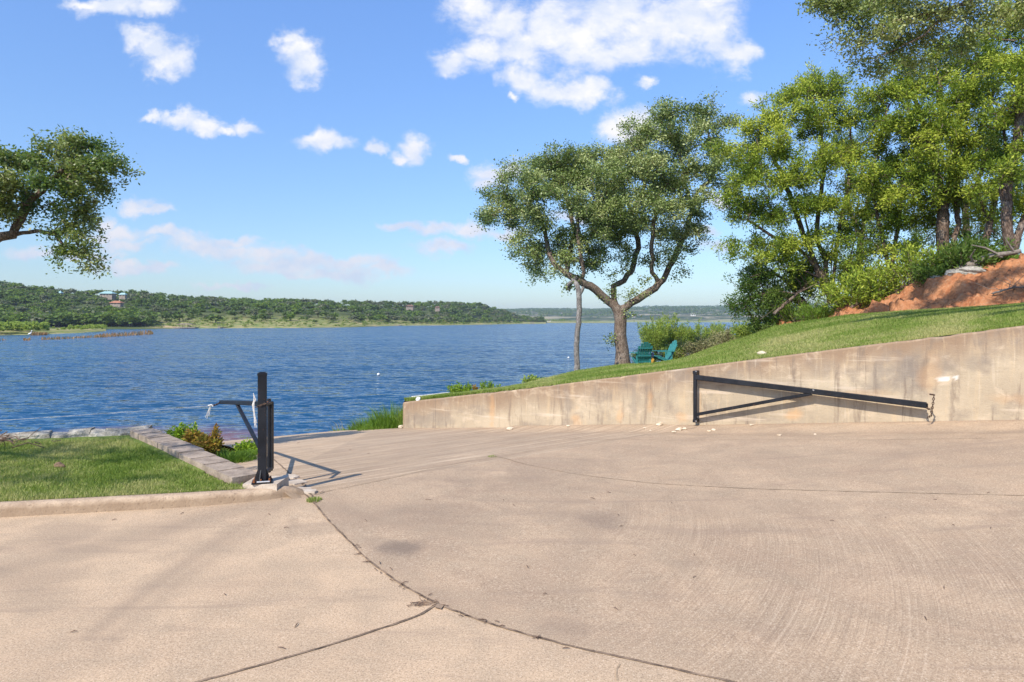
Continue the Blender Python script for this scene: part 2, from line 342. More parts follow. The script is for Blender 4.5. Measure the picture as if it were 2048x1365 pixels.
# =============================================================== ground shape
Hg = np.array([2.75, 10.1]); R_ = np.array([-.8557,.5175]); N_ = np.array([.5175,.8557]); Mq = np.array([-.635,.772])
def sw(X, Y): dx = X-Hg[0]; dy = Y-Hg[1]; return dx*R_[0]+dy*R_[1], -(dx*N_[0]+dy*N_[1])     # s down the ramp, w away from the wall
def xy(s, w): return Hg[0]+s*R_[0]-w*N_[0], Hg[1]+s*R_[1]-w*N_[1]
def qv(X, Y): return (X-Hg[0])*Mq[0]+(Y-Hg[1])*Mq[1]
FQ = ([-50,0,.8,2.33,5.3,7,10.2,16], [.02,.02,-.035,-.18,-.45,-.655,-1.16,-2.1])
def gz(X, Y):
    X = np.asarray(X,float); Y = np.asarray(Y,float); s, w = sw(X, Y); q = qv(X, Y)
    f = np.interp(q, *FQ)
    k = sstep(w, 5.75, 6.9)*sstep(-Y, -9.0, -7.0) ; f = f*(1-k)+.0*k
    rise = .37*np.clip(-s/3.86, 0, 2.2)*(1-sstep(w, 0, 6.5))
    gut = .035*np.exp(-((w-.02)/.25)**2)-.02*np.exp(-((w-.62)/.22)**2)
    return f+rise+gut*(q < 3)
def gp(x, y):
    d = 8.0
    for _ in range(60):
        z = float(gz((x-1024)/F*d, d)); d = .5*d+.5*(CH-z)*F/(y-HY)
    X = (x-1024)/F*d; return np.array([X, d, float(gz(X, d))])
def proj(X, Y, Z): Yc = np.maximum(Y, .3); return 1024+X/Yc*F, HY+(CH-Z)/Yc*F

# kerb line and ramp's left edge
kerb_pts = [(-12.5,3.9),(-6.9,4.98),(-4.15,5.54),(-2.99,5.80),(-2.30,5.96),(-2.10,6.04),(-2.0,6.12)]
ARC = [(560,960),(590,975),(622,1000),(660,1045),(700,1085),(740,1125),(800,1168),(870,1207),(940,1235),(1024,1262),(1150,1296),(1300,1328),(1450,1362),(1640,1402)]
arc_w = np.array([gp(*a) for a in ARC])
arc_w = np.vstack([arc_w, arc_w[-1]+(arc_w[-1]-arc_w[-2])*6])
# ---------------- concrete slabs: one grid in (s, w)
def slab_grid(name, s0, s1, w0, w1, step, keep, mat):
    s = np.arange(s0, s1+1e-6, step); w = np.concatenate([np.arange(w0, w1+1e-6, step)]); S, W = np.meshgrid(s, w, indexing='ij')
    X, Y = xy(S, W); Z = gz(X, Y)+.006*(fbm(X, Y, .9, 3)-.5)
    q = qv(X, Y); px, py = proj(X, Y, Z)
    n = fbm(X, Y, 2.2, 11); n2 = fbm(X, Y, 7, 5)
    st = np.zeros_like(X)
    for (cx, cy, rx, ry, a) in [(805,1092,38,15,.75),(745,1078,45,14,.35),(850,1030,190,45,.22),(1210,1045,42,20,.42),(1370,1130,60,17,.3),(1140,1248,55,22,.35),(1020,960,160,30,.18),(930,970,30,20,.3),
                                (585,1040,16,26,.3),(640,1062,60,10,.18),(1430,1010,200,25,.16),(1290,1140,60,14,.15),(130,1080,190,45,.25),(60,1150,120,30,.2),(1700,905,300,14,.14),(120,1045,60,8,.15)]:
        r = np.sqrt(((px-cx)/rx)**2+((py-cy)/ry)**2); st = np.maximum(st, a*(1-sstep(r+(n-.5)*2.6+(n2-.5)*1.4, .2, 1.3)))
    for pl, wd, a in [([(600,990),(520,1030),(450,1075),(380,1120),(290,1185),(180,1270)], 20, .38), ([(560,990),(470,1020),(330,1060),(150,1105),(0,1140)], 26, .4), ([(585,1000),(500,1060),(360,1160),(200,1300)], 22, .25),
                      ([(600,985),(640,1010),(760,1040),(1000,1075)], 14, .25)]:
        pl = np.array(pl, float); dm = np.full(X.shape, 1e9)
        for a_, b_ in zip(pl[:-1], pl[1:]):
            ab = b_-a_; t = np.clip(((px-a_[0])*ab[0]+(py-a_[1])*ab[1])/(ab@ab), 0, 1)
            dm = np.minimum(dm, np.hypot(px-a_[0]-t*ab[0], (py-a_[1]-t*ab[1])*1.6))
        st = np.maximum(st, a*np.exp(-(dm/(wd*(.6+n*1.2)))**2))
    # dirt washed along the gutter
    st = np.maximum(st, .28*np.exp(-((W-.60-.1*(n-.5))/.10)**2)*(q < 2.5)*sstep(-S, -3, 1)*(.4+n))
    st = np.maximum(st, .35*np.exp(-((W-.03)/.05)**2)*(.3+n))
    d_arc = np.interp(X, arc_w[:,0], arc_w[:,1]); warm = (1-sstep(Y-d_arc, -.02, .02))*(X > -2.6)+(X <= -2.6)*1.0
    warm = np.clip(warm+.35*(py > 1290), 0, 1)*np.clip(.5+(n-.3), 0, 1)
    broom = np.clip(sstep(px, 880, 1500)*sstep(py, 930, 1090), 0, 1)*(1-warm)*np.clip(.35+1.1*(fbm(X,Y,.8,31)-.2),0,1)
    st = np.clip(st, 0, 1)
    m, k = S.shape; idx = np.arange(m*k).reshape(m, k)
    Q = np.stack([idx[:-1,:-1], idx[1:,:-1], idx[1:,1:], idx[:-1,1:]], -1).reshape(-1,4)
    Xc = (X[:-1,:-1]+X[1:,1:]).ravel()/2; Yc = (Y[:-1,:-1]+Y[1:,1:]).ravel()/2
    Q = Q[keep(Xc, Yc)]
    used = np.unique(Q); re = np.full(m*k, -1); re[used] = np.arange(len(used)); Q = re[Q]
    V = np.stack([X.ravel(), Y.ravel(), Z.ravel()], -1)[used]
    return nmesh(name, V, Q[:, ::-1], mat, None, {'stain': ('POINT', st.ravel()[used]), 'warm': ('POINT', warm.ravel()[used]), 'broom': ('POINT', broom.ravel()[used])}, True)
left_edge = np.array([(-2.45,6.4),(-3.0,7.5),(-3.5,8.6),(-3.85,9.9),(-4.6,11.2),(-5.6,12.8),(-7.2,15.0),(-9,17)])
def in_ramp(X, Y): return (qv(X,Y) > 0) & ((X > np.interp(Y, left_edge[:,1], left_edge[:,0])) | (Y < 6.4))
def keep_drive(X, Y): 
    q = qv(X, Y); s, w = sw(X, Y); return (q <= 0) | ((w > 5.6) & (Y < 6.9))
def keep_ramp(X, Y): 
    s, w = sw(X, Y); return in_ramp(X, Y) & ~((w > 5.6) & (Y < 6.9))
drive = slab_grid('driveway', -13, 9.5, 0, 13.2, .045, keep_drive, M['slab']); tag(drive, 'tan broomed concrete driveway in front of the ramp', None, None, 'structure')
ramp = slab_grid('boat_ramp', -13, 14.5, 0, 6.6, .045, keep_ramp, M['ramp']); tag(ramp, 'grooved concrete boat ramp running down into the lake', None, None, 'structure')
# slab edge seen past the end of the wall
sb = MB(); ss = np.arange(5.4, 14.2, .2); x, y = xy(ss, np.zeros_like(ss)-.003); z = gz(x, y)
V = np.concatenate([np.stack([x,y,z-.002],-1), np.stack([x,y,z-.5],-1)]); n = len(ss)
sb.add(V, [[i,i+1,n+i+1,n+i] for i in range(n-1)]); sb.build('slab_edge', M['kerb'], ramp)
# ---------------- joints and cracks
def strip(pts_px, w, name, mat, parent, lift=.0045, wob=.4, seed=0, world=None, sub=.05):
    p = np.array([gp(*a)[:2] for a in pts_px]) if world is None else np.array(world)[:, :2]
    L = np.concatenate([[0], np.cumsum(np.linalg.norm(np.diff(p,axis=0),axis=1))]); t = np.arange(0, L[-1], sub)
    from_ = np.stack([np.interp(t, L, p[:,0]), np.interp(t, L, p[:,1])], -1)
    for _ in range(6):
        if len(from_) > 4: from_[1:-1] = .25*from_[:-2]+.5*from_[1:-1]+.25*from_[2:]
    tn = np.gradient(from_, axis=0); tn /= np.linalg.norm(tn,axis=1)[:,None]; nn = np.stack([-tn[:,1], tn[:,0]], -1)
    r = np.random.default_rng(seed+5); n = len(t)
    from_ = from_+nn*(r.normal(size=n)*w*.10)[:,None]
    wl = w/2*(1+wob*r.uniform(-1,1,n)); wr = w/2*(1+wob*r.uniform(-1,1,n))
    A = from_+nn*wl[:,None]; B = from_-nn*wr[:,None]
    V = np.concatenate([np.column_stack([A, gz(A[:,0],A[:,1])+lift]), np.column_stack([B, gz(B[:,0],B[:,1])+lift])])
    Q = [[i, n+i, n+i+1, i+1] for i in range(n-1)]
    return nmesh(name, V, Q, mat, parent)
strip(None, .016, 'joint', M['joint'], drive, world=arc_w, seed=1)
strip([(872,1209),(862,1224),(800,1246),(640,1298),(520,1332),(400,1364),(260,1410),(100,1465)], .016, 'joint', M['joint'], drive, seed=2)
strip([(886,1213),(868,1224)], .04, 'joint', M['joint'], drive, wob=.8, seed=3, lift=.009)
strip([(985,912),(1040,927),(1140,947),(1300,967),(1500,978),(1800,986),(2048,992),(2300,996)], .009, 'joint', M['crack'], drive, seed=4, wob=.7)
strip([(650,984),(760,962),(870,937),(980,913),(1130,893),(1240,877),(1330,866),(1395,855)], .008, 'joint', M['crack'], drive, seed=5, wob=.8, lift=.008)
strip([(543,916),(562,932),(590,957),(618,981),(632,1008)], .014, 'joint', M['joint'], ramp, seed=6, wob=.8)
strip([(810,872),(900,873),(1050,876),(1200,880),(1290,879)], .006, 'joint', M['crack'], ramp, seed=7, wob=.8)
strip([(1290,879),(1480,880),(1700,881),(2048,876),(2200,874)], .008, 'joint', M['crack'], drive, seed=8, wob=.8)
strip([(600,965),(612,972),(606,984),(622,992),(640,989),(652,983)], .012, 'joint', M['joint'], drive, seed=9, wob=.9, lift=.011, sub=.03)
strip([(1240,1330),(1232,1345),(1236,1370)], .006, 'joint', M['crack'], drive, seed=10, wob=.9)
# ---------------- lake
def lake():
    ys = np.concatenate([np.arange(-60,8,8), np.arange(8,22,.25), np.arange(22,60,2), np.geomspace(60,4200,30)]); xs = np.concatenate([-np.geomspace(4200,14,20), np.arange(-13.8,6,.25), np.geomspace(6.3,4200,20)])
    X, Y = np.meshgrid(xs, ys, indexing='ij'); s, w = sw(X, Y)
    q = qv(X, Y); n = fbm(X, Y, .8, 21)
    d = np.hypot((s-10.8)*.45, (w-1.2)*.8); silt = .85*(1-sstep(d+(n-.5)*1.6, .6, 2.6))
    silt = np.maximum(silt, .6*(1-sstep(np.abs(Y-13.5+(n-.5)), .3, 1.2))*(X < -5)*(X > -7))
    m, k = X.shape; idx = np.arange(m*k).reshape(m,k); Q = np.stack([idx[:-1,:-1], idx[1:,:-1], idx[1:,1:], idx[:-1,1:]], -1).reshape(-1,4)
    V = np.stack([X,Y,np.full_like(X,WZ)],-1).reshape(-1,3)
    return tag(nmesh('lake', V, Q, M['water'], None, {'silt': ('POINT', silt.ravel())}), 'rippled blue lake reaching the far hills', None, None, 'structure')
lake()
# thin line of broken foam where the ripples meet the ramp
r = np.random.default_rng(3); fm = MB()
for k in range(60):
    s_ = r.uniform(8.8,10.6); w_ = -r.uniform(.05,.6)-max(0,(s_-9.9))*.0; X, Y = xy(s_, w_); fm.rock((X,Y,WZ+.003), (r.uniform(.03,.09),r.uniform(.015,.03),.008), k, 1)
tag(fm.build('shore_foam', M['white']), 'thin white foam where ripples meet the ramp edge', None, None, 'stuff')

# =============================================================== retaining wall
def wtop_y(x): return np.interp(x, [700,806,1060,1240,1380,1600,2048,2500], [815,805,777,754,736,708,652,596])
def wall_top_z(s):
    X, Y = xy(s, 0); px = 1024+X/Y*F; return CH-(wtop_y(px)-HY)/F*Y
S_END = 5.62
def wall():
    ss = np.arange(-9.0, S_END+.001, .03); ss[-1] = S_END; n = len(ss)
    zt = wall_top_z(np.maximum(ss, -4.2))-.016*np.clip(fbm(ss, 0*ss, 5, 77)-.52,0,1)*3; zt = np.where(ss < -4.2, wall_top_z(-4.2)+(-4.2-ss)*.16, zt)
    X, Y = xy(ss, 0); zb = gz(*xy(ss, .01))-.06
    m = 44; V = []; uv = []; wh = []; stn = []; org = []
    X = np.asarray(X); Y = np.asarray(Y)
    for j in range(m+1):
        t = j/m; z = zb+(zt-zb-.02)*t; wob = .004*(fbm(ss, z, 3, 2)-.5)
        V.append(np.stack([X-N_[0]*wob, Y-N_[1]*wob, z], -1)); uv.append(np.stack([ss, z, zt-z], -1))
        px, py = proj(X, Y, z); nn = fbm(ss, z, 6, 8)
        a = np.maximum(1-sstep(np.hypot((px-1890)/17,(py-758)/5)+(nn-.5)*1.6,.6,1.1), 1-sstep(np.hypot((px-1912)/11,(py-756)/5)+(nn-.5)*1.3,.6,1.1))
        wh.append(a*.9)
        b = .0*px
        for cx, cy, rx, ry, q_ in [(1800,740,50,35,.6),(1750,745,18,30,.45),(1890,735,30,22,.45),(1640,745,40,25,.3),(1135,800,10,50,.45),(1270,800,9,60,.4),(860,840,50,14,.4),(930,775,60,14,.4),(1960,720,30,25,.35),(1990,820,12,20,.3)]:
            b = np.maximum(b, q_*(1-sstep(np.hypot((px-cx)/rx,(py-cy)/ry)+(nn-.5)*2.0,.3,1.3)))
        stn.append(b); c = .0*px
        for cx, cy, rx, ry, q_ in [(1585,830,20,12,.7),(1365,835,14,12,.6),(1240,825,8,22,.6),(1860,745,22,30,.4),(985,820,5,35,.6),(1300,800,5,25,.5),(1705,790,60,10,.3),(1150,840,12,16,.6),(2010,800,30,12,.35),(1400,800,4,30,.5)]:
            c = np.maximum(c, q_*(1-sstep(np.hypot((px-cx)/rx,(py-cy)/ry)+(nn-.5)*2.0,.3,1.3)))
        org.append(c)
    # rounded rim, top, back
    for off, dz in ((.012,0.0),(.20,0.0),(.20,-1.2)):
        V.append(np.stack([X+N_[0]*off, Y+N_[1]*off, (zt if dz == 0 else zt-1.2)], -1)); uv.append(np.stack([ss, zt+off, 0*ss], -1)); wh.append(0*ss); stn.append(0*ss); org.append(0*ss)
    rows = len(V); V = np.vstack(V); uv = np.vstack(uv)
    idx = np.arange(rows*n).reshape(rows, n); Q = np.stack([idx[:-1,:-1], idx[:-1,1:], idx[1:,1:], idx[1:,:-1]], -1).reshape(-1,4)
    e = n-1   # end cap
    cap = [[idx[j,e], idx[rows-1,e] if j == 0 else idx[rows-1,e], idx[rows-1,e], idx[j+1,e]] for j in range(0)]
    o = nmesh('retaining_wall', V, Q[:, ::-1], M['wall'], None, {'white': ('POINT', np.concatenate(wh)), 'stain': ('POINT', np.concatenate(stn)), 'orange': ('POINT', np.concatenate(org)*.7)}, False)
    a = o.data.attributes.new('wuv', 'FLOAT_VECTOR', 'POINT'); a.data.foreach_set('vector', uv.astype(np.float32).ravel())
    tag(o, 'long stained concrete retaining wall rising to the right under the grass slope', 'wall')
    X, Y = xy(S_END, 0); zt_ = float(wall_top_z(S_END)); mb = MB(); c = np.array([X,Y,0])+.1*np.array([N_[0],N_[1],0])
    mb.box((c[0]+R_[0]*.012, c[1]+R_[1]*.012, zt_-.65), (.024,.2,1.28), [[R_[0],N_[0],0],[R_[1],N_[1],0],[0,0,1]])
    mb.build('wall_end', M['kerb'], o); return o
wall()

# =============================================================== slope above the wall
CX = np.array([690,806,885,1000,1050,1100,1155,1245,1310,1370,1440,1550,1700,1900,2048,2300,2700])
# far edge of lawn (y, d); then two further rows (y, d)
FE = np.array([(812,14.2),(803.5,13.8),(794,14.8),(780,17),(772,19),(759,22),(746,25),(733,28.3),(730,29.3),(720,28.5),(694,25),(656,20.5),(634,17),(622,14.8),(612,13.6),(585,12.5),(540,11.5)])
G2 = np.array([(-.75,15.2),(-.8,14.8),(-.85,16),(-.9,18.5),(-.9,20.5),(-.9,23.5),(-.9,26.8),(-.9,30.5),(-.75,31.5),(-.5,31),(.1,28),(1.25,22.5),(1.95,18.6),(2.65,16.3),(2.9,15.3),(3.2,14.5),(3.5,14)])   # (z, d)
G3 = np.array([(-1.5,16.5),(-1.5,16),(-1.6,17.5),(-1.6,20),(-1.6,22),(-1.6,25),(-1.6,29),(-1.6,33),(-1.6,34.5),(-1.4,36),(-.9,36),(.9,27),(2.25,20.8),(2.95,18.2),(3.15,17.3),(3.4,17),(3.6,17)])
G4 = G3.copy(); G4[:,1] += 9; G4[:,0] = np.minimum(G4[:,0]-.5, [-1.9]*11+[-.2,1.6,2.7,2.9,3.2,3.4])
G5 = G4.copy(); G5[:,1] += 14; G5[:,0] = -1.9
def sctop(px):
    # wall-back point for a picture column
    k = (px-1024)/F; b = Hg+N_*.2
    s = (b[0]-k*b[1])/(k*R_[1]-R_[0]); X, Y = b+s*R_; 
    return X, Y, s
def slope_pt(px, v):
    """v in 0..1 lawn, 1..2 bank, 2..3 top, 3..5 down to the lake behind"""
    X0, Y0, s = sctop(px); d0 = Y0; z0 = float(wall_top_z(min(max(s,-4.2), S_END)))+max(0,-4.2-s)*.16
    fy, fd = np.interp(px, CX, FE[:,0]), np.interp(px, CX, FE[:,1]); z1 = CH-(fy-HY)/F*fd
    ks = [(z0-.004,d0),(z1,fd)]+[(np.interp(px,CX,G[:,0]), np.interp(px,CX,G[:,1])) for G in (G2,G3,G4,G5)]
    i = int(min(v, 4.999)); t = v-i; z = ks[i][0]*(1-t)+ks[i+1][0]*t; d = ks[i][1]*(1-t)+ks[i+1][1]*t
    if i == 0: z += .10*math.sin(math.pi*t)*min(1, max(0,(px-1350)/400))*1.0
    return np.array([(px-1024)/F*d, d, z])
def loft(name, pxs, vs, mat, amp=0, lab=None, nz=2.0, seed=0):
    V = np.array([[slope_pt(p, v) for v in vs] for p in pxs]); m, k, _ = V.shape
    if amp:
        h = (fbm(V[:,:,0], V[:,:,1]+V[:,:,2], nz, seed, 5)-.5)*amp; e = np.ones(k); e[0] = 0; e[-1] = .3
        V[:,:,2] += h*e; V[:,:,1] += h*e*.8
    idx = np.arange(m*k).reshape(m,k); Q = np.stack([idx[:-1,:-1], idx[1:,:-1], idx[1:,1:], idx[:-1,1:]], -1).reshape(-1,4)
    o = nmesh(name, V.reshape(-1,3), Q, mat, None, None, True); tag(o, lab, None, None, 'structure'); return o
loft('lawn', np.arange(808, 2700, 12), np.linspace(0,1,24), M['lawn'], .05, 'green lawn sloping up above the retaining wall', 1.2, 4)
loft('shore_bank', np.arange(808, 1560, 14), np.linspace(1,3,16), M['soil'], .3, 'bare soil bank between the upper lawn and the lake', 1.5, 5)
loft('dirt_bank', np.arange(1546, 2700, 4), np.linspace(1,2,60), M['dirt'], .95, 'eroded red clay bank under the cedar trees', 2.6, 6)
loft('wooded_ground', np.arange(1546, 2700, 24), np.linspace(2,5,20), M['soil'], .3, 'leaf covered brown ground among the cedars', 1.0, 7)
# soil verge past the end of the wall
vb = []; 
for s_ in np.arange(5.3, 10.3, .15):
    for w_ in np.arange(-.004, -2.6, -.2):
        X, Y = xy(s_, w_); z = float(gz(*xy(s_, 0)))-.03+.10*math.exp(-((s_-6.3)/.9)**2)*(1-math.exp(w_*3))-max(0,-w_-.5)*(.25+max(0,s_-6)*.25)-.05*(s_-5.3)**1.0*(w_ < -.1)
        vb.append((X,Y,z+.02*(float(vnoise(X,Y,4,3))-.5)))
nW = len(np.arange(-.004,-2.6,-.2)); nS = len(vb)//nW; idx = np.arange(nS*nW).reshape(nS,nW)
verge = tag(nmesh('verge', np.array(vb), np.stack([idx[:-1,:-1], idx[:-1,1:], idx[1:,1:], idx[1:,:-1]], -1).reshape(-1,4), M['soil'], None, None, True), 'small soil verge past the end of the wall', None, None, 'structure')

# =============================================================== lower left lawn, kerb, edging
LZ = .10
kp = np.array(kerb_pts)
def kerb():
    t = np.concatenate([[0], np.cumsum(np.linalg.norm(np.diff(kp,axis=0),axis=1))]); tt = np.arange(0, t[-1], .06); p = np.stack([np.interp(tt,t,kp[:,0]), np.interp(tt,t,kp[:,1])], -1)
    for _ in range(10): p[1:-1] = .25*p[:-2]+.5*p[1:-1]+.25*p[2:]
    # run on past the pad and die away
    p = np.vstack([p, p[-1]+np.array([[.06,.03],[.12,.07],[.17,.12],[.2,.17]])])
    tn = np.gradient(p,axis=0); tn /= np.linalg.norm(tn,axis=1)[:,None]; nn = np.stack([-tn[:,1],tn[:,0]],-1); n = len(p)
    prof = [(-.03,-.05),(0,.0),(.012,.055),(.022,.085),(.045,.1),(.09,.103),(.122,.102),(.13,-.05)]
    k = np.ones(n); k[-6:] = [.98,.93,.8,.55,.3,.08]; nz_ = (fbm(p[:,0],p[:,1],9,3)-.5)
    rows = [np.column_stack([p+nn*(a+.006*nz_)[:,None] if False else p+nn*a+nn*(.008*nz_)[:,None], (h*k if h > 0 else h+0*k)]) for a, h in prof]
    V = np.vstack(rows); m = len(prof); idx = np.arange(m*n).reshape(m,n)
    Q = np.stack([idx[:-1,:-1], idx[:-1,1:], idx[1:,1:], idx[1:,:-1]], -1).reshape(-1,4)
    return tag(nmesh('kerb', V, Q[:, :], M['kerb'], None, None, True), 'tan concrete kerb along the lower lawn', None, None, 'structure')
kerb()
E0 = np.array([-2.5,6.42]); E1 = np.array([-4.75,8.75]); ed = (E1-E0)/np.linalg.norm(E1-E0); en = np.array([ed[1],-ed[0]])
if en[0] < 0: en = -en           # en points to the ramp side
def edge_z(t): return .125+.06*t
def edging():
    root = empty('edging_wall', 'low flat topped concrete edging wall between the lower lawn and the ramp', 'edging wall', loc=(E0[0],E0[1],0))
    L = np.linalg.norm(E1-E0); k = 9; r = np.random.default_rng(4)
    Rm = lambda a: np.array([[ed[0],en[0],0],[ed[1],en[1],0],[0,0,1]])
    a = E0+ed*L/2
    mb = MB(); mb.box((a[0],a[1],-.42), (L,.22,1.05), Rm(0)); mb.build('base', M['cap'], root, off=(E0[0],E0[1],0))
    t = 0
    for i in range(k):
        w = L/k; c = E0+ed*(t+w/2); z = edge_z((t+w/2)/L); mb = MB()
        if t/L > .34:
            mb.box((c[0],c[1],z-.02+r.uniform(-.004,.004)), (w-.008,.27+r.uniform(-.01,.01),.085), Rm(0)); 
        else: mb.box((c[0],c[1],z-.02), (w+.001*i,.262,.07), Rm(0))
        mb.build('coping', M['cap'], root, off=(E0[0],E0[1],0)); t += w
edging()
def stone_wall():
    a = np.array([-4.72,8.92]); pts = [a,(-5.7,8.65),(-7.0,8.35),(-8.6,7.9),(-11,7.4)]; pts = np.array(pts)
    root = empty('stone_wall', 'low rough grey stone wall at the lake edge of the lower lawn', 'stone wall', loc=(a[0],a[1],0)); r = np.random.default_rng(9)
    L = np.concatenate([[0],np.cumsum(np.linalg.norm(np.diff(pts,axis=0),axis=1))]); t = 0; k = 0
    while t < L[-1] and k < 60:
        w = r.uniform(.16,.38); x = np.interp(t+w/2,L,pts[:,0]); y = np.interp(t+w/2,L,pts[:,1]); mb = MB()
        dx_, dy_ = np.interp(t+w,L,pts[:,0])-np.interp(t,L,pts[:,0]), np.interp(t+w,L,pts[:,1])-np.interp(t,L,pts[:,1]); u_ = np.array([dx_,dy_,r.uniform(-.02,.02)]); c_ = np.array([x,y+r.uniform(-.03,.03),.105+r.uniform(-.02,.02)-.010*max(0,t-1)]); mb.bar(c_-u_*.47, c_+u_*.47, .22, .17+r.uniform(0,.03), bev=.22)
        mb.v[-1] = mb.v[-1]+r.normal(size=mb.v[-1].shape)*.010
        mb.build('stone', M['stone'], root, off=(a[0],a[1],0)); k += 1
        mb = MB(); mb.rock((x+.05,y+.03,-.08), (w*.6,.17,.14), k*7+2, 2, .4); mb.build('stone', M['stone'], root, off=(a[0],a[1],0)); t += w*.92
stone_wall()
# lower lawn surface
poly = np.array([(-12.5,4.03),(-6.9,5.10),(-4.12,5.66),(-2.97,5.92),(-2.38,6.06),(-2.38,6.25),(-2.64,6.30),(-4.80,8.45),(-5.7,8.22),(-7.0,7.95),(-8.6,7.6),(-11,7.1),(-12.5,6.8)])
def inpoly(x, y, pg):
    x = np.asarray(x); y = np.asarray(y); c = np.zeros(x.shape, bool); j = len(pg)-1
    for i in range(len(pg)):
        xi, yi = pg[i]; xj, yj = pg[j]
        c ^= ((yi > y) != (yj > y)) & (x < (xj-xi)*(y-yi)/(yj-yi+1e-12)+xi); j = i
    return c
def lawn_z(X, Y): return LZ-.012+.045*sstep(Y, 6.2, 8.4)+.02*(fbm(X,Y,1.3,8)-.5)
xs = np.arange(-12.5,-2.2,.08); ys = np.arange(4.0,9.4,.08); X, Y = np.meshgrid(xs, ys, indexing='ij'); m, k = X.shape; idx = np.arange(m*k).reshape(m,k)
Q = np.stack([idx[:-1,:-1], idx[1:,:-1], idx[1:,1:], idx[:-1,1:]], -1).reshape(-1,4)
pg2 = poly.copy(); pg2[:,1] += np.where(pg2[:,1] > 6.7, .5, -.03)
Q = Q[inpoly(X.ravel()[Q[:,0]]+.04, Y.ravel()[Q[:,0]]+.04, pg2)]
lw2 = nmesh('lawn', np.stack([X,Y,lawn_z(X,Y)],-1).reshape(-1,3), Q, M['lawn'], None, None, True); tag(lw2, 'shaded lower lawn behind the kerb at left', None, None, 'structure')
# bank that drops from stone wall and edging to the water
o1 = np.array([(-13,7.3),(-8.6,8.1),(-7,8.5),(-5.7,8.8),(-4.6,9.0),(-4.0,8.15),(-3.2,7.3),(-2.9,7.0)]); zo1 = [0.02,.02,.02,.02,-.1,-.18,-.12,-.05]
o2 = np.array([(-14,8.6),(-9,9.6),(-7.4,10.3),(-6.2,10.9),(-5.3,10.9),(-4.55,10.0),(-3.9,9.2),(-3.35,8.3)]); zo2 = [-.9,-.8,-.75,-.7,-.55,-.36,-.26,-.17]
o3 = np.array([(-15,10.5),(-10,11.7),(-8.4,12.5),(-7.3,13.6),(-6.6,14.6),(-6.2,14.0),(-4.8,11.4),(-3.8,9.6)]); zo3 = [-1.5,-1.4,-1.35,-1.3,-1.3,-1.2,-.62,-.36]
def bank_left():
    rows = []
    for (a, za, b, zb) in ((o1,zo1,o2,zo2),(o2,zo2,o3,zo3)):
        for t in np.linspace(0,1,10):
            p = a*(1-t)+b*t; z = np.array(za)*(1-t)+np.array(zb)*t; u = np.linspace(0,7,60)
            rows.append(np.column_stack([np.interp(u,range(8),p[:,0]), np.interp(u,range(8),p[:,1]), np.interp(u,range(8),z)]))
    V = np.array(rows); V[:,:,2] += .12*(fbm(V[:,:,0],V[:,:,1],2.2,5)-.5)-.02
    m, k, _ = V.shape; idx = np.arange(m*k).reshape(m,k)
    tag(nmesh('shore_bank', V.reshape(-1,3), np.stack([idx[:-1,:-1], idx[1:,:-1], idx[1:,1:], idx[:-1,1:]], -1).reshape(-1,4), M['soil'], None, None, True), 'muddy bank below the lower lawn', None, None, 'structure')
bank_left()

# =============================================================== grass blades (stuff)
def blades(pts, h, w, seed, dry, lean=.5):
    r = np.random.default_rng(seed); n = len(pts); a = r.uniform(0,2*np.pi,n); H = h*r.uniform(.5,1.3,n); W = w*r.uniform(.7,1.3,n)
    sd = np.stack([np.cos(a),np.sin(a),0*a],-1)*W[:,None]/2; b = r.uniform(0,2*np.pi,n); l = r.uniform(.1,lean,n)*H
    mid = np.stack([np.cos(b)*l*.35, np.sin(b)*l*.35, H*.6],-1); tip = np.stack([np.cos(b)*l*1.3, np.sin(b)*l*1.3, H],-1)
    V = np.stack([pts-sd, pts+sd, pts+mid+sd*.7, pts+mid-sd*.7, pts+tip],1).reshape(-1,3); i = np.arange(n)*5
    Q = np.stack([i,i+1,i+2,i+3],-1); T = np.stack([i+3,i+2,i+4],-1)
    rn = np.clip(r.normal(.42,.16,n)+dry, 0, 1); return V, Q, T, np.concatenate([rn, rn])
def grass_obj(name, pts, h, w, seed, dry, label, mat='grass', lean=.5):
    V, Q, T, rn = blades(pts, h, w, seed, dry, lean); o = nmesh(name, V, [Q,T], M[mat], None, {'rnd': ('FACE', rn)}); return tag(o, label, None, None, 'stuff')
r = np.random.default_rng(2)
n = 330000; X = r.uniform(-8.5,-2.3,n); Y = r.uniform(4.6,9.0,n); pg3 = poly.copy(); k = inpoly(X, Y, pg3); X = X[k]; Y = Y[k]
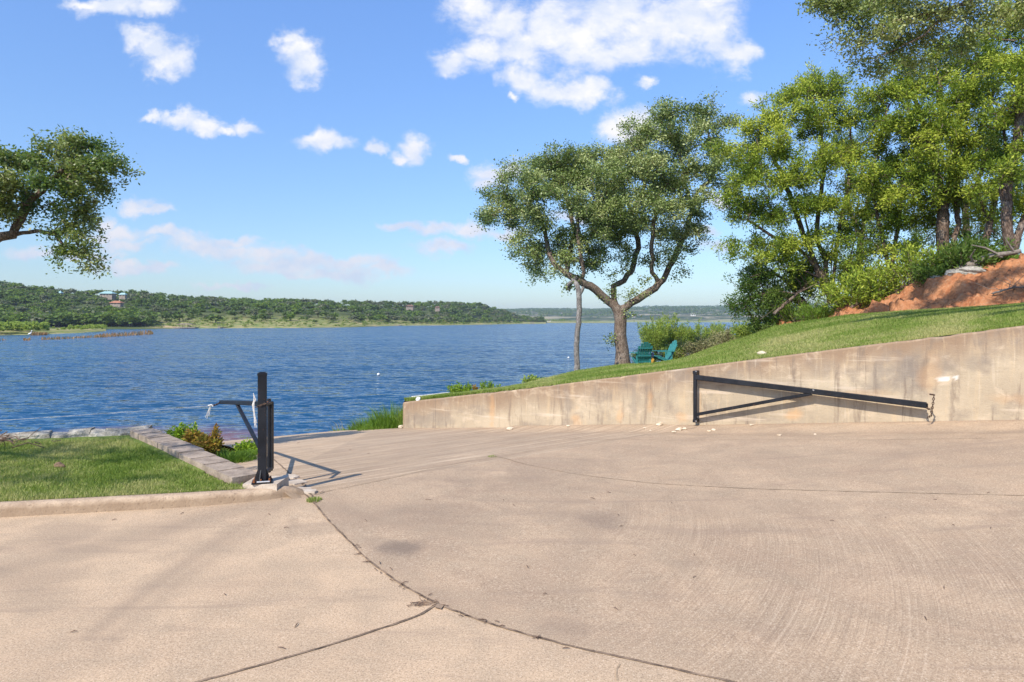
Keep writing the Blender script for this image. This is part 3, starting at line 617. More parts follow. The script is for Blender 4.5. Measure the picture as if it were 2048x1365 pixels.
# thin the far and outer parts
dry = .16+1.0*(fbm(X,Y,1.1,14)-.48)+.6*(fbm(X,Y,5,15)-.5)
k = r.random(len(X)) < np.where(X < -6.6, .35, 1)*np.clip(1.2-1.3*np.clip(fbm(X,Y,3,19)-.62,0,1)*4,.2,1); X = X[k]; Y = Y[k]; dry = dry[k]
grass_obj('grass', np.column_stack([X,Y,lawn_z(X,Y)-.004]), .040, .006, 3, dry, 'short green grass covering the lower lawn')
def slope_grass(n, seed, h, w, pr, vr, label, bias=1.0):
    r = np.random.default_rng(seed); px = r.uniform(*pr, n); v = r.uniform(*vr, n)**bias
    grid_p = np.linspace(pr[0],pr[1],160); grid_v = np.linspace(0,1,24); G = np.array([[slope_pt(a,b) for b in grid_v] for a in grid_p])
    # same displacement as the lawn mesh
    hh = (fbm(G[:,:,0], G[:,:,1]+G[:,:,2], 1.2, 4, 5)-.5)*.05; e = np.ones(24); e[0] = 0; e[-1] = .3; G[:,:,2] += hh*e; G[:,:,1] += hh*e*.8
    fi = (px-pr[0])/(pr[1]-pr[0])*159; fj = v*23; i = np.minimum(fi.astype(int),158); j = np.minimum(fj.astype(int),22); a = (fi-i)[:,None]; b = (fj-j)[:,None]
    p = (G[i,j]*(1-a)+G[i+1,j]*a)*(1-b)+(G[i,j+1]*(1-a)+G[i+1,j+1]*a)*b
    d = p[:,1]; s_ = np.clip(d/11, .9, 2.4)
    dr = .10+1.0*(fbm(p[:,0],p[:,1],.6,24)-.47)+.6*(fbm(p[:,0],p[:,1],3,25)-.5)
    dr += .5*np.exp(-((px-1570)/60)**2-((v-.28)/.12)**2)+.5*np.exp(-((px-1900)/70)**2-((v-.2)/.2)**2)+.4*np.exp(-((px-1090)/40)**2)
    r2 = np.random.default_rng(seed+1); k = r2.random(n) < np.clip((d/14)**1.0, .5, 1); p, dr, s_ = p[k], dr[k], s_[k]
    V, Q, T, rn = blades(p, 1, 1, seed, dr, .5)
    n2 = len(p); W = V.reshape(n2,5,3); W = p[:,None,:]+(W-p[:,None,:])*np.stack([0*s_+1,0*s_+1,0*s_+1],-1)[:,None,:]
    # blades() was made with unit size: rebuild with scaled size
    rr = np.random.default_rng(seed+5); ang = rr.uniform(0,2*np.pi,n2); H = h*s_*rr.uniform(.5,1.3,n2); Wd = w*s_*rr.uniform(.7,1.3,n2)
    sd = np.stack([np.cos(ang),np.sin(ang),0*ang],-1)*Wd[:,None]/2; b_ = rr.uniform(0,2*np.pi,n2); l = rr.uniform(.1,.6,n2)*H
    mid = np.stack([np.cos(b_)*l*.35,np.sin(b_)*l*.35,H*.6],-1); tip = np.stack([np.cos(b_)*l*1.3,np.sin(b_)*l*1.3,H],-1)
    V = np.stack([p-sd,p+sd,p+mid+sd*.7,p+mid-sd*.7,p+tip],1).reshape(-1,3)
    o = nmesh('grass', V, [Q,T], M['grass'], None, {'rnd': ('FACE', rn)}); tag(o, label, None, None, 'stuff')
slope_grass(330000, 5, .045, .009, (810,2300), (0.004,1), 'short green grass covering the slope above the wall', 1.25)

# =============================================================== foliage and trees
def leaf_quads(c, size, asp, r, up=.4, bend=True, dirs=None):
    """diamond-ish leaves around centres c"""
    n = len(c); d = r.normal(size=(n,3)); d[:,2] *= .7
    if dirs is not None: d = d*.55+dirs
    d /= np.linalg.norm(d,axis=1)[:,None]; nn = r.normal(size=(n,3)); nn[:,2] += up*2; sd = np.cross(d, nn); sd /= np.linalg.norm(sd,axis=1)[:,None]+1e-9
    L = size*r.uniform(.65,1.35,n)[:,None]; W = L*asp
    V = np.stack([c, c+d*L*.45+sd*W/2, c+d*L, c+d*L*.45-sd*W/2],1).reshape(-1,3); i = np.arange(n)*4
    return V, np.stack([i,i+1,i+2,i+3],-1)
class Skel:
    def __init__(s): s.p = []; s.par = []; s.lock = []
    def add(s, p, par): s.p.append(np.asarray(p,float)); s.par.append(par); return len(s.p)-1
    def nearest(s, p): A = np.asarray(s.p); return int(np.argmin(((A-p)**2).sum(1)))
    def limb(s, pts, step=.25, jit=.02, r=None, root=False):
        pts = [np.asarray(q,float) for q in pts]; par = -1 if root else s.nearest(pts[0])
        if root: par = s.add(pts[0], -1)
        prev = s.p[par]; 
        for q in pts[1:]:
            L = np.linalg.norm(q-prev); k = max(1,int(L/step)); a = prev
            for i in range(1,k+1):
                par = s.add(a+(q-a)*i/k+r.normal(size=3)*jit*(i < k), par)
            prev = q
        return par
    def grow(s, tips, step, r, curl=.10, up=.15, far=1e9):
        A = np.asarray(s.p); n0 = len(A); cap = n0+int(len(tips)*12)+1000; B = np.full((cap,3),1e6); B[:n0] = A; n = n0
        base = B[0].copy(); D = np.array([np.sqrt(((A-t)**2).sum(1).min()) for t in tips]); out = []
        for t in tips[np.argsort(D)]:
            # prefer a parent that lies nearer to the root than the tip
            dd = np.sqrt(((B[:n]-t)**2).sum(1)); j = int(np.argmin(dd)); L = dd[j]
            if L > far: continue
            k = max(1,int(L/step)); a = B[j].copy(); bow = r.normal(size=3)*L*curl; bow[2] -= L*up
            par = j
            for i in range(1,k+1):
                f = i/k; q = a+(t-a)*f+bow*math.sin(math.pi*f)*.6
                par = s.add(q, par); 
                if n < cap: B[n] = q; n += 1
            out.append(par)
        return out
    def radii(s, rb, rmin, pw=.45):
        n = len(s.p); c = np.zeros(n); ch = [0]*n
        for i in range(n):
            if s.par[i] >= 0: ch[s.par[i]] += 1
        for i in range(n-1,-1,-1):
            if ch[i] == 0: c[i] += 1
            if s.par[i] >= 0: c[s.par[i]] += c[i]
        s.c = c; s.rad = np.maximum(rmin, rb*(c/c[0])**pw); return s.rad
    def mesh(s, sides=(9,6,4)):
        n = len(s.p); kids = [[] for _ in range(n)]
        for i in range(n):
            if s.par[i] >= 0: kids[s.par[i]].append(i)
        Vs = []; Qs = []; off = 0; stack = [0]; A = np.asarray(s.p)
        starts = [(0,None)]
        while starts:
            i, par = starts.pop(); chain = [i] if par is None else [par,i]
            while kids[chain[-1]]:
                ks = sorted(kids[chain[-1]], key=lambda k: -s.c[k]); starts += [(k,chain[-1]) for k in ks[1:]]; chain.append(ks[0])
            if len(chain) < 2: continue
            rr = s.rad[chain].copy()
            if par is not None: rr[0] = min(rr[0], rr[1]*1.25)
            R0 = rr.max(); sd = sides[0] if R0 > .06 else sides[1] if R0 > .02 else sides[2]
            V, Q = tube_arrays(A[chain], rr, sd); Vs.append(V); Qs.append(Q+off); off += len(V)
        return np.vstack(Vs), np.vstack(Qs)
def blob_tips(blobs, per, r, shell=.35, depth=1.0, clump=0., kc=7):
    """blobs: (px, py, rx, ry, d[, rd]) in photo pixels at distance d -> points filling world ellipsoids"""
    out = []
    for b in blobs:
        x, y, rx, ry, d = b[:5]; c = P(x,y,d); R3 = np.array([rx/F*d, (b[5] if len(b) > 5 else (rx+ry)/2/F*d*1.15)*depth, ry/F*d]); vol = R3.prod()
        n = max(4,int(per*vol**.72)); v = r.normal(size=(n,3)); v /= np.linalg.norm(v,axis=1)[:,None]; v *= (r.random(n)**shell)[:,None]
        if clump:
            m_ = max(3,n//kc); w = (v[:m_]*R3)[r.integers(0,m_,n)]; out.append(c+w+r.normal(size=(n,3))*clump*np.array([1,1,.7])); continue
        out.append(c+v*R3)
    return np.vstack(out)
def world_tips(bl, per, r, shell=.4):
    out = []
    for (x,y,z,rx,ry,rz) in bl:
        n = max(4,int(per*(rx*ry*rz)**.72)); v = r.normal(size=(n,3)); v /= np.linalg.norm(v,axis=1)[:,None]; v *= (r.random(n)**shell)[:,None]; out.append(np.array([x,y,z])+v*np.array([rx,ry,rz]))
    return np.vstack(out)
def make_tree(name, label, cat, limbs, tips, rb, leafmat, barkmat, leaf, per_tip, spread, seed, step=.3, rmin=.006, asp=.5, up=.4, group=None, kind='oak', curl=.1, droop=.12, pw=.45, darktips=None, extra=None, tone=0., sides=(9,6,4), far=1e9, bare=0.):
    r = np.random.default_rng(seed); S = Skel()
    for i, l in enumerate(limbs): S.limb(l, step*.8, rb*.10, r, i == 0)
    ends = S.grow(tips, step, r, curl, droop, far); S.radii(rb, rmin, pw)
    # root flare
    base = np.asarray(S.p[0]); A = np.asarray(S.p); dz = np.linalg.norm(A-base,axis=1); S.rad = S.rad*(1+.45*np.exp(-dz/(rb*1.6)))
    root = empty(name, label, cat, group, loc=base); V, Q = S.mesh(sides)
    nmesh('trunk', V, Q, M[barkmat], root, None, True, off=base)
    ends = [e for e in ends if r.random() >= bare]
    E = A[ends]; par = A[[S.par[e] for e in ends]]; dirs = E-par; dirs /= np.linalg.norm(dirs,axis=1)[:,None]+1e-9
    k = np.repeat(np.arange(len(E)), per_tip)
    fr = .9/max(.25,spread*3); tone_t = r.normal(0,.07,len(E))+1.1*(vnoise(E[:,0]+E[:,1]*.6,E[:,2],fr,seed)-.5)
    if kind == 'oak':
        off = r.normal(size=(len(k),3))*spread*np.array([1,1,.75]); c = E[k]+off-dirs[k]*spread*.3
        V, Q = leaf_quads(c, leaf, asp, r, up)
    else:
        # feathery sprays: needles leave a short axis that points up and out
        ax = dirs.copy(); ax[:,2] += .5; ax /= np.linalg.norm(ax,axis=1)[:,None]
        t = r.uniform(-1.2,1.1,len(k))[:,None]; off = r.normal(size=(len(k),3))*spread*.5; c = E[k]+ax[k]*t*spread+off
        V, Q = leaf_quads(c, leaf, asp, r, up, dirs=ax[k]*.5+off/spread*.8)
    rn = np.clip(r.normal(.5,.17,len(Q))+tone_t[k]+tone, 0, 1)
    if extra: 
        pass
    nmesh('crown', V, Q, M[leafmat], root, {'rnd': ('FACE', rn)}, off=base)
    return root
def L_(pts, d, dz=0): return [P(x,y,d+(q[0] if q else 0)) for x,y,*q in pts]
R0 = np.random.default_rng(31)
# --- the big live oak on the lawn
D = 28.
blobs = [(985,430,32,32,D),(1000,385,38,32,D+.6),(1045,352,42,30,D-.8),(1085,322,38,32,D+1),(1122,306,34,30,D),(1075,385,48,38,D-1.2),(1035,430,42,34,D+.4),(1080,440,38,30,D-1),(1130,365,48,38,D+1),(1155,410,48,38,D-1.5),(1195,352,42,38,D+.5),(1180,318,36,26,D+1.2),
 (1240,305,44,36,D+1),(1225,360,48,40,D-1),(1270,268,34,32,D+.6),(1325,228,38,34,D),(1312,270,42,32,D-1),(1402,232,38,34,D),(1440,265,32,34,D+.6),(1385,275,40,32,D-1),(1350,305,48,36,D+.8),(1300,330,46,38,D-1.2),(1262,345,42,38,D+1),(1425,318,40,34,D+.2),(1395,345,42,30,D-1),(1345,360,44,30,D-1),
 (1450,370,28,28,D),(1300,395,48,34,D-1.6),(1240,415,50,36,D-1.2),(1190,445,46,34,D-1.2),(1345,420,36,30,D-1.6),(1290,450,46,28,D-.8),(1365,460,40,26,D),(1405,430,22,20,D),(1330,480,34,20,D+1),(1390,490,18,16,D+.5),(1240,478,36,22,D),
 (1150,480,38,34,D-.5),(1105,490,32,28,D+.5),(1060,500,30,26,D),(1075,530,28,18,D+.6),(1130,530,28,20,D-.6),(1165,535,26,22,D),(1185,505,24,22,D),(1050,475,22,20,D),
 (1228,560,9,10,D),(1262,590,14,12,D),(1212,590,8,8,D),(1252,522,14,16,D),(1290,520,10,16,D),(1355,530,10,22,D),(1282,560,8,8,D),(1225,690,10,16,D+.3,.25),(1255,632,6,9,D,.25)]
tips = blob_tips(blobs+[(1200,510,26,18,D),(1310,515,18,14,D),(1250,498,26,16,D),(1345,505,24,16,D-.5),(1120,515,28,16,D),(1085,548,18,10,D),(1030,500,22,14,D),(1215,400,40,40,D+1),(1205,455,36,30,D+.6),(1165,350,34,30,D),(1245,450,40,30,D+1),(1110,345,36,30,D),(1380,400,34,34,D-1),(1320,350,44,34,D+1.4)], 128, R0, .5, 1.0, .20, 8)
limbs = [L_([(1246,735),(1245,715),(1243,690),(1241,655),(1238,622)],D), L_([(1238,622),(1216,602),(1192,580,-.2),(1162,562,-.4),(1132,547,-.5),(1110,530,-.5),(1096,500,-.3),(1090,462,0),(1083,440,.2),(1040,410,.4)],D),
 L_([(1162,562,-.4),(1168,545,-.6),(1160,500,-.9),(1155,440,-1)],D), L_([(1132,547,-.5),(1139,510,-.4),(1150,470,0),(1135,400,.5),(1120,340,.6)],D), L_([(1237,625),(1228,600,.2),(1227,572,.3),(1248,562,.4),(1264,542,.6),(1270,512,.8),(1276,480,.9),(1262,430,.8),(1240,350,.8)],D),
 L_([(1240,624),(1262,606),(1300,583,.1),(1327,560,.2),(1339,532,.3),(1354,502,.5),(1374,466,.6),(1385,416,.6),(1395,384,.5),(1420,362,.4),(1440,330,.4),(1415,260,.2)],D), L_([(1318,568,.2),(1304,546,-.1),(1303,505,-.5),(1306,460,-.9),(1320,380,-1)],D), L_([(1385,416,.6),(1372,375,0),(1362,320,-.3),(1335,250,-.2)],D), L_([(1262,430,.8),(1290,370,.9),(1280,290,.9)],D)]
make_tree('oak_tree', 'big forked live oak with a wide crown beside the teal chairs', 'tree', limbs, tips, .255, 'oak_leaf', 'bark', .085, 44, .15, 41, step=.3, rmin=.008, asp=.6, pw=.5)
# --- thin pale trunk
limbs = [L_([(1154,748),(1154,720),(1153,690),(1156,655),(1159,620),(1158,590),(1155,572)],25.2), L_([(1158,592),(1164,582),(1167,574)],25.2), L_([(1155,575),(1147,562,.3),(1138,570,.4)],25.2)]
tips = blob_tips([(1138,572,12,10,25.6,.3),(1150,556,10,8,25.6,.3)], 90, R0)
make_tree('slender_tree', 'thin pale lichen covered trunk standing left of the big oak', 'tree', limbs, tips, .10, 'oak_leaf', 'pale_bark', .09, 26, .16, 42, step=.2, rmin=.015, pw=.30, asp=.6)
# --- left tree, trunk outside the frame
D = 9.
blobs = [(-60,340,50,45,D-.4),(-70,430,45,40,D-.6),(8,318,32,26,D),(2,365,34,32,D-.4),(-5,415,30,26,D-.2),(55,330,26,24,D+.2),(95,318,28,26,D-.3),(140,296,30,26,D),(125,280,14,10,D),(186,292,26,18,D+.2),(178,325,36,26,D-.2),(225,330,20,18,D),(243,345,12,10,D),(135,345,38,26,D+.3),(85,365,28,22,D-.4),(190,362,26,16,D+.2),(215,385,16,14,D),
 (150,385,32,20,D-.2),(120,415,20,14,D+.2),(160,420,26,20,D),(180,440,18,18,D+.1),(55,388,24,18,D+.3),(60,425,24,10,D),(25,440,20,10,D),(140,455,24,14,D),(165,470,20,14,D-.1),(90,470,20,8,D),(112,500,14,12,D),(122,528,7,8,D),(150,500,18,14,D),(178,510,16,12,D),(190,528,10,8,D),(200,542,4,4,D),(170,490,14,10,D)]
t1 = blob_tips(blobs, 1800, R0, .55, 1.0, .07, 6)
t2 = world_tips([(-5.9,4.5,3.6,.6,.4,.35),(-7.1,4.6,3.6,.8,.45,.4),(-6.3,3.6,3.3,.5,.22,.3),(-7.3,3.75,3.5,.6,.25,.35),(-5.3,4.9,3.5,.35,.25,.25),(-8.4,4.1,3.7,.9,.6,.5),(-5.2,3.85,3.1,.35,.15,.2),(-6.6,5.2,4.2,.9,.4,.4),(-8.3,5.5,4.4,1.1,.6,.5),(-9.2,7.2,4.6,1.4,1.1,.7)], 230, R0)
limbs = [[(-10.2,6.6,-.05),(-10.15,6.7,.6),(-9.9,6.8,1.3)], [(-9.9,6.8,1.3),(-9.0,7.6,2.0)]+L_([(-60,492),(0,474),(26,470),(40,442),(60,402),(95,368),(140,330)],D), L_([(30,466),(75,462),(112,470),(126,490),(150,505),(182,522)],D), [(-9.9,6.8,1.3),(-9.2,6.4,2.4),(-8.2,5.2,3.2),(-7,4.4,3.5),(-5.9,4.3,3.4)], L_([(-60,492),(-20,450),(5,420),(10,360)],D)+[], [(-9.9,6.8,1.3),(-9.7,7.1,3.0),(-9.2,7.3,4.3)]]
make_tree('live_oak', 'live oak reaching in from the left edge of the photo over the lake', 'tree', limbs, np.vstack([t1,t2]), .10, 'near_oak_leaf', 'bark', .048, 26, .06, 43, step=.12, rmin=.003, asp=.5, pw=.58)
# --- overhanging oak at top right
D = 9.2
blobs = [(1632,14,16,10,D),(1660,24,22,10,D),(1650,6,30,8,D),(1676,44,10,14,D),(1664,68,7,8,D),(1700,16,34,20,D),(1722,40,24,26,D),(1700,66,14,16,D),(1735,78,26,14,D),(1690,95,7,10,D),(1770,20,40,26,D+.3),(1765,60,32,24,D),(1720,112,30,14,D+.3),(1790,95,36,26,D+.3),(1830,30,46,30,D),(1850,80,40,30,D+.4),(1900,30,46,30,D),(1930,80,40,28,D+.3),(1980,20,50,26,D),(1750,130,36,18,D+.4),(1830,130,34,18,D+.5),(2060,20,60,40,D)]
t1 = blob_tips(blobs, 1100, R0, .6, 1.0, .09, 6)
# branches that stretch towards the camera above the frame and shade the slope
def shade_src(px, v, h): g = slope_pt(px, v); L = h/.966; return (g[0]-.54*L, g[1]-.84*L, g[2]+h)
sb_ = []
for px, v, h, rx, ry, rz in [(1960,.5,4.3,.8,.4,.25),(1790,.72,4.6,.8,.35,.25),(2080,.55,4.4,.8,.4,.3),(1880,.66,4.5,.8,.4,.25),(2000,.9,4.8,.8,.5,.3),(1735,.5,4.3,.35,.22,.15),(2200,.5,4.4,.8,.5,.3),(1840,.45,4.3,.4,.2,.15),(2030,.3,4.3,.5,.2,.2),(1760,1.35,6.2,.6,.3,.2),(1830,1.5,6.2,.7,.3,.2),(1900,1.35,5.8,.8,.4,.25),(1980,1.65,5.8,.9,.4,.25),(2060,1.3,5.8,.8,.4,.25),(1860,1.8,5.8,.5,.4,.2)]:
    sb_.append(shade_src(px,v,h)+(rx,ry,rz))
t2 = world_tips(sb_, 1300, R0)
limbs = [[(11.6,9.4,2.6),(11.4,9.4,4.2),(10.8,9.3,5.6)], [(10.8,9.3,5.6),(9.2,9.3,6.2),(7.4,9.25,6.1)]+L_([(1990,-20),(1900,20),(1800,40),(1730,55)],D), [(7.4,9.25,6.1)]+L_([(1960,-60),(1860,-30),(1760,-20),(1700,0),(1650,12)],D), [(10.8,9.3,5.6),(9.0,8.0,6.6),(7.2,7.2,6.6),(5.8,6.8,6.3)], L_([(1900,20),(1850,70),(1790,100),(1740,125)],D)]
make_tree('overhanging_oak', 'grey green oak boughs hanging into the top right corner', 'tree', limbs, np.vstack([t1,t2]), .09, 'oak_leaf', 'bark', .045, 26, .07, 44, step=.13, rmin=.003, asp=.5, pw=.6, tone=.1)
# --- cedars on the bank
def ground_on(px, v): return slope_pt(px, v)
def cedar(label, limbs, blobs, rb, seed, per=330, tone=0., mat='cedar_leaf', n_t=60, lf=.078, sp=.12, bare=.2, name='cedar_tree', grp='cedars on the clay bank', far=1e9):
    r = np.random.default_rng(seed); tips = blob_tips(blobs, per, r, .5, 1.0, .17, 8)
    return make_tree(name, label, 'tree', limbs, tips, rb, mat, 'cedar_bark', lf, n_t, sp, seed, step=.28, rmin=.0065, asp=.36, up=.2, group=grp, kind='cedar', curl=.16, droop=.05, pw=.55, bare=bare, tone=tone, far=far)
D = 20.
cedar('many stemmed cedar nearest the big oak, leaning left over the lake side of the bank',
 [L_([(1668,607),(1664,585),(1658,560)],D), L_([(1664,585),(1640,545),(1615,490),(1590,420),(1560,340),(1530,280)],D), L_([(1660,570),(1652,520),(1632,470),(1640,400),(1650,330),(1640,240),(1620,190)],D), L_([(1664,580),(1672,520),(1678,460),(1690,400),(1705,320),(1700,240)],D), L_([(1650,562),(1600,540),(1540,540),(1500,555)],D), L_([(1640,545),(1600,500),(1540,470),(1495,440)],D), L_([(1690,400),(1640,330),(1600,300)],D), L_([(1660,590),(1610,600),(1560,610),(1520,640)],D), L_([(1668,607),(1684,570),(1700,520),(1712,450),(1720,380)],D), L_([(1668,607),(1650,585),(1630,540),(1622,480),(1600,400)],D+.0), L_([(1668,607),(1662,560),(1664,500),(1668,430),(1675,360)],D)],
 [(1505,262,26,22,D),(1500,310,32,36,D+.3),(1478,350,22,26,D),(1540,232,34,30,D-.4),(1590,195,36,30,D),(1625,170,34,24,D+.4),(1665,172,40,26,D),(1560,290,40,34,D-.8),(1620,250,44,36,D-.6),(1680,225,42,34,D),(1535,350,42,34,D-.6),(1480,430,20,24,D),(1500,400,30,26,D),(1590,350,42,34,D-1),(1650,320,40,32,D-.8),(1540,430,40,28,D),(1600,420,38,28,D-.8),(1660,400,40,30,D-.6),(1700,310,36,34,D),(1480,500,24,18,D),(1520,500,34,22,D),(1580,490,36,22,D-.6),(1640,470,30,22,D-.6),(1690,470,26,22,D),(1560,520,36,26,D),(1620,540,34,22,D+.5),(1590,570,30,20,D+.5),(1700,530,26,20,D),(1690,560,28,18,D),(1640,575,26,16,D),(1640,520,26,20,D),(1460,300,16,24,D),(1465,390,20,26,D),(1720,380,30,30,D)], .15, 51, tone=0.02)
D = 20.5
cedar('low dark cedar drooping over the end of the grass slope',
 [L_([(1612,622),(1600,600),(1590,585)],D), L_([(1600,600),(1560,585),(1520,590),(1490,610)],D), L_([(1590,585),(1570,560),(1540,545)],D)],
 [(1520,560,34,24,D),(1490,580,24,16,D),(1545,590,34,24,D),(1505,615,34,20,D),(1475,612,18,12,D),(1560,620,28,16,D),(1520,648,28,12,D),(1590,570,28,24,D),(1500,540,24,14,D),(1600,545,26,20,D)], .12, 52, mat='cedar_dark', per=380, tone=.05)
D = 19.
cedar('slender twin stemmed cedar in the middle of the bank',
 [L_([(1786,580),(1780,550),(1772,510)],D), L_([(1772,510),(1758,450),(1745,390),(1750,320)],D), L_([(1780,550),(1790,490),(1800,430),(1805,350),(1810,300)],D), L_([(1772,510),(1740,480),(1710,460)],D)],
 [(1755,290,34,32,D),(1745,350,36,30,D-.5),(1790,330,36,32,D),(1820,290,36,32,D+.3),(1780,390,38,30,D-.5),(1735,420,32,26,D),(1820,370,34,28,D),(1800,430,34,24,D-.4),(1750,460,30,22,D),(1840,440,26,22,D),(1715,500,24,18,D),(1760,500,22,14,D),(1740,545,28,18,D),(1800,490,28,18,D),(1830,520,26,16,D),(1800,540,20,16,D),(1770,560,26,14,D),(1820,555,24,14,D),(1780,440,30,20,D)], .09, 53, tone=.02, per=320)
D = 18.5
cedar('tall dark trunked cedar with the thickest trunk on the bank',
 [L_([(1893,545),(1888,510),(1884,470),(1886,430)],D), L_([(1886,430),(1880,380),(1862,300),(1840,230),(1820,180)],D), L_([(1886,430),(1900,360),(1915,290),(1930,210),(1950,140)],D), L_([(1893,530),(1906,490),(1918,450),(1912,400),(1920,340),(1960,260),(1990,180)],D), L_([(1862,300),(1810,250),(1770,230)],D), L_([(1915,290),(1880,230),(1880,160)],D)],
 [(1740,205,30,24,D+.4),(1780,190,34,26,D),(1790,240,34,28,D-.4),(1835,180,38,28,D),(1840,240,38,32,D-.6),(1880,140,38,28,D+.2),(1885,200,40,32,D-.6),(1930,130,40,32,D),(1940,190,40,34,D-.8),(1985,110,40,34,D),(1990,180,36,32,D),(1850,300,36,30,D-.8),(1900,270,40,34,D-.8),(1950,260,38,32,D-.6),(1860,360,34,26,D-.6),(1915,340,36,28,D-.8),(1960,330,32,26,D),(1850,410,30,20,D),(1900,400,26,20,D),(1800,150,30,24,D),(1900,90,34,24,D),(1860,440,26,18,D+.4),(1940,440,24,16,D),(1920,380,26,20,D)], .175, 54, tone=.02)
D = 17.6
cedar('reddish stemmed cedar leaning right between two larger cedars',
 [L_([(1960,520),(1968,490),(1978,450),(1988,410)],D), L_([(1988,410),(2000,360),(2010,300),(2005,240)],D), L_([(1978,450),(1960,400),(1955,350)],D)],
 [(2000,250,32,30,D),(2025,300,32,28,D),(1985,320,32,28,D-.4),(1960,370,28,22,D-.4),(2005,370,30,22,D),(1975,415,26,16,D)], .085, 55, tone=.03, per=330)
D = 16.2
cedar('cedar with a shaggy split trunk at the right edge of the photo',
 [L_([(2022,545),(2020,510),(2016,470),(2012,430)],D), L_([(2020,510),(2036,470),(2056,420),(2075,340),(2080,260)],D), L_([(2012,430),(2018,360),(2035,280),(2040,200),(2045,120)],D), L_([(2012,430),(2000,380),(1990,330)],D)],
 [(2050,60,40,34,D),(2000,60,30,24,D+.5),(2040,120,40,34,D-.4),(2085,110,40,40,D),(2060,180,40,34,D-.6),(2030,220,32,28,D),(2090,220,40,40,D),(2060,290,40,34,D-.5),(2030,350,32,26,D-.4),(2080,370,40,34,D),(2050,420,32,20,D),(2100,450,30,28,D),(1995,20,24,18,D+.6)], .145, 56, tone=.05)
D = 24.
cedar('background cedar filling the gap behind the twin stemmed cedar',
 [L_([(1715,590),(1715,540),(1722,480)],D), L_([(1722,480),(1735,400),(1760,320)],D), L_([(1722,480),(1700,420),(1690,350)],D)],
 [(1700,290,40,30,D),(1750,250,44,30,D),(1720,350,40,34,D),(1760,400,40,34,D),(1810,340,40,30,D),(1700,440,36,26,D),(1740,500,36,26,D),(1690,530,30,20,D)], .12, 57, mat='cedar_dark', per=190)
cedar('background cedar behind the tall dark trunked cedar',
 [L_([(1935,530),(1935,480),(1930,420)],23), L_([(1930,420),(1900,350),(1870,290)],23), L_([(1930,420),(1960,350),(1990,280)],23)],
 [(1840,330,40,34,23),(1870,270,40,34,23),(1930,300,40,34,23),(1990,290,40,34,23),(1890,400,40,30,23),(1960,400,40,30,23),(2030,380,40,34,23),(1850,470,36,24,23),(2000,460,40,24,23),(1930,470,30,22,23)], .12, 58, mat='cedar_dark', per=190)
# --- shrubs
def shrub(name, label, base, h, w, stems, per, leaf, asp, mat, seed, cat='shrub', group=None, bark='cedar_bark', spread=.08, fan=1.0, up=.2, rs=.012, dirup=.5, tone=0, low=.25):
    r = np.random.default_rng(seed); base = np.asarray(base,float); root = empty(name, label, cat, group, loc=base); mb = MB(); C = []; Dv = []
    for i in range(stems):
        a = r.uniform(0,2*np.pi); rad = w/2*math.sqrt(r.random())*fan; H = h*r.uniform(.6,1.0)*(1-.35*(rad/(w/2+1e-6))**2); t = np.linspace(0,1,7)[:,None]
        b0 = base+np.array([math.cos(a),math.sin(a),0])*rad*.3; e = base+np.array([math.cos(a)*rad,math.sin(a)*rad,H]); mid = (b0+e)/2+r.normal(size=3)*h*.05+np.array([0,0,h*.05])
        p = (1-t)**2*b0+2*t*(1-t)*mid+t*t*e; mb.tube(p, np.linspace(rs,rs*.3,7), 4, False)
        u = low+(1-low)*r.random(per)**.8; q = np.stack([np.interp(u, t[:,0], p[:,k]) for k in range(3)],-1); q += r.normal(size=q.shape)*spread*(.5+.7*(1-u))[:,None]; C.append(q)
        dd = (e-b0)/np.linalg.norm(e-b0); Dv.append(np.tile(dd*dirup,(per,1)))
    mb.build('stem', M[bark], root, off=base); C = np.vstack(C); V, Q = leaf_quads(C, leaf, asp, r, up, dirs=np.vstack(Dv))
    rn = np.clip(r.normal(.5,.2,len(Q))+tone+.3*(fbm(C[:,0],C[:,2]+C[:,1],4,seed)-.5),0,1); nmesh('foliage', V, Q, M[mat], root, {'rnd': ('FACE', rn)}, off=base); return root
def up_(px, y, d): return P(px, y, d)
# willow like shrubs behind the chairs
for i, (px, yt, d, w, lab) in enumerate([(1305,632,39,1.5,'tall feathery yellow green willow shrub right behind the teal chairs'),(1335,627,40,1.6,'tallest feathery willow shrub behind the leaning chair'),(1362,648,40,1.2,'narrow willow shrub just right of the tallest one'),(1395,640,41,1.6,'feathery willow shrub standing past the chairs above the lake'),(1432,645,41,1.5,'willow shrub nearest the low dark cedar')]):
    b = P(px, 712, d); b[2] = max(b[2], -1.1)-.1; top = P(px,yt,d)[2]; shrub('willow_shrub', lab, b, top-b[2]+.1, w*1.5, 60, 110, .15, .2, 'willow', 60+i, group='willow shrubs beside the lake', spread=.09, dirup=.9)
for i, (px, yt, d, w, lab) in enumerate([(1372,672,30.5,1.6,'dry brownish brush at the foot of the willow shrubs'),(1412,668,30,1.8,'tangle of dry brush at the edge of the grass slope'),(1455,655,27,1.6,'dry brush under the drooping dark cedar'),(1290,690,30.5,1.3,'low leafy brush between the big oak and the chairs'),(1345,685,30.5,1.2,'low brush just behind the leaning teal chair'),(1497,640,23.5,1.4,'leafy brush where the lawn meets the dark cedar')]):
    y1 = float(np.interp(px,CX,FE[:,0])); b = P(px,y1+2,d); b[2] -= .12; top = P(px,yt,d)[2]; shrub('brush', lab, b, top-b[2], w, 40, 60, .10, .3, 'scrub' if i in (0,1,2) else 'willow', 70+i, group='brush along the bank', spread=.10, dirup=.3)
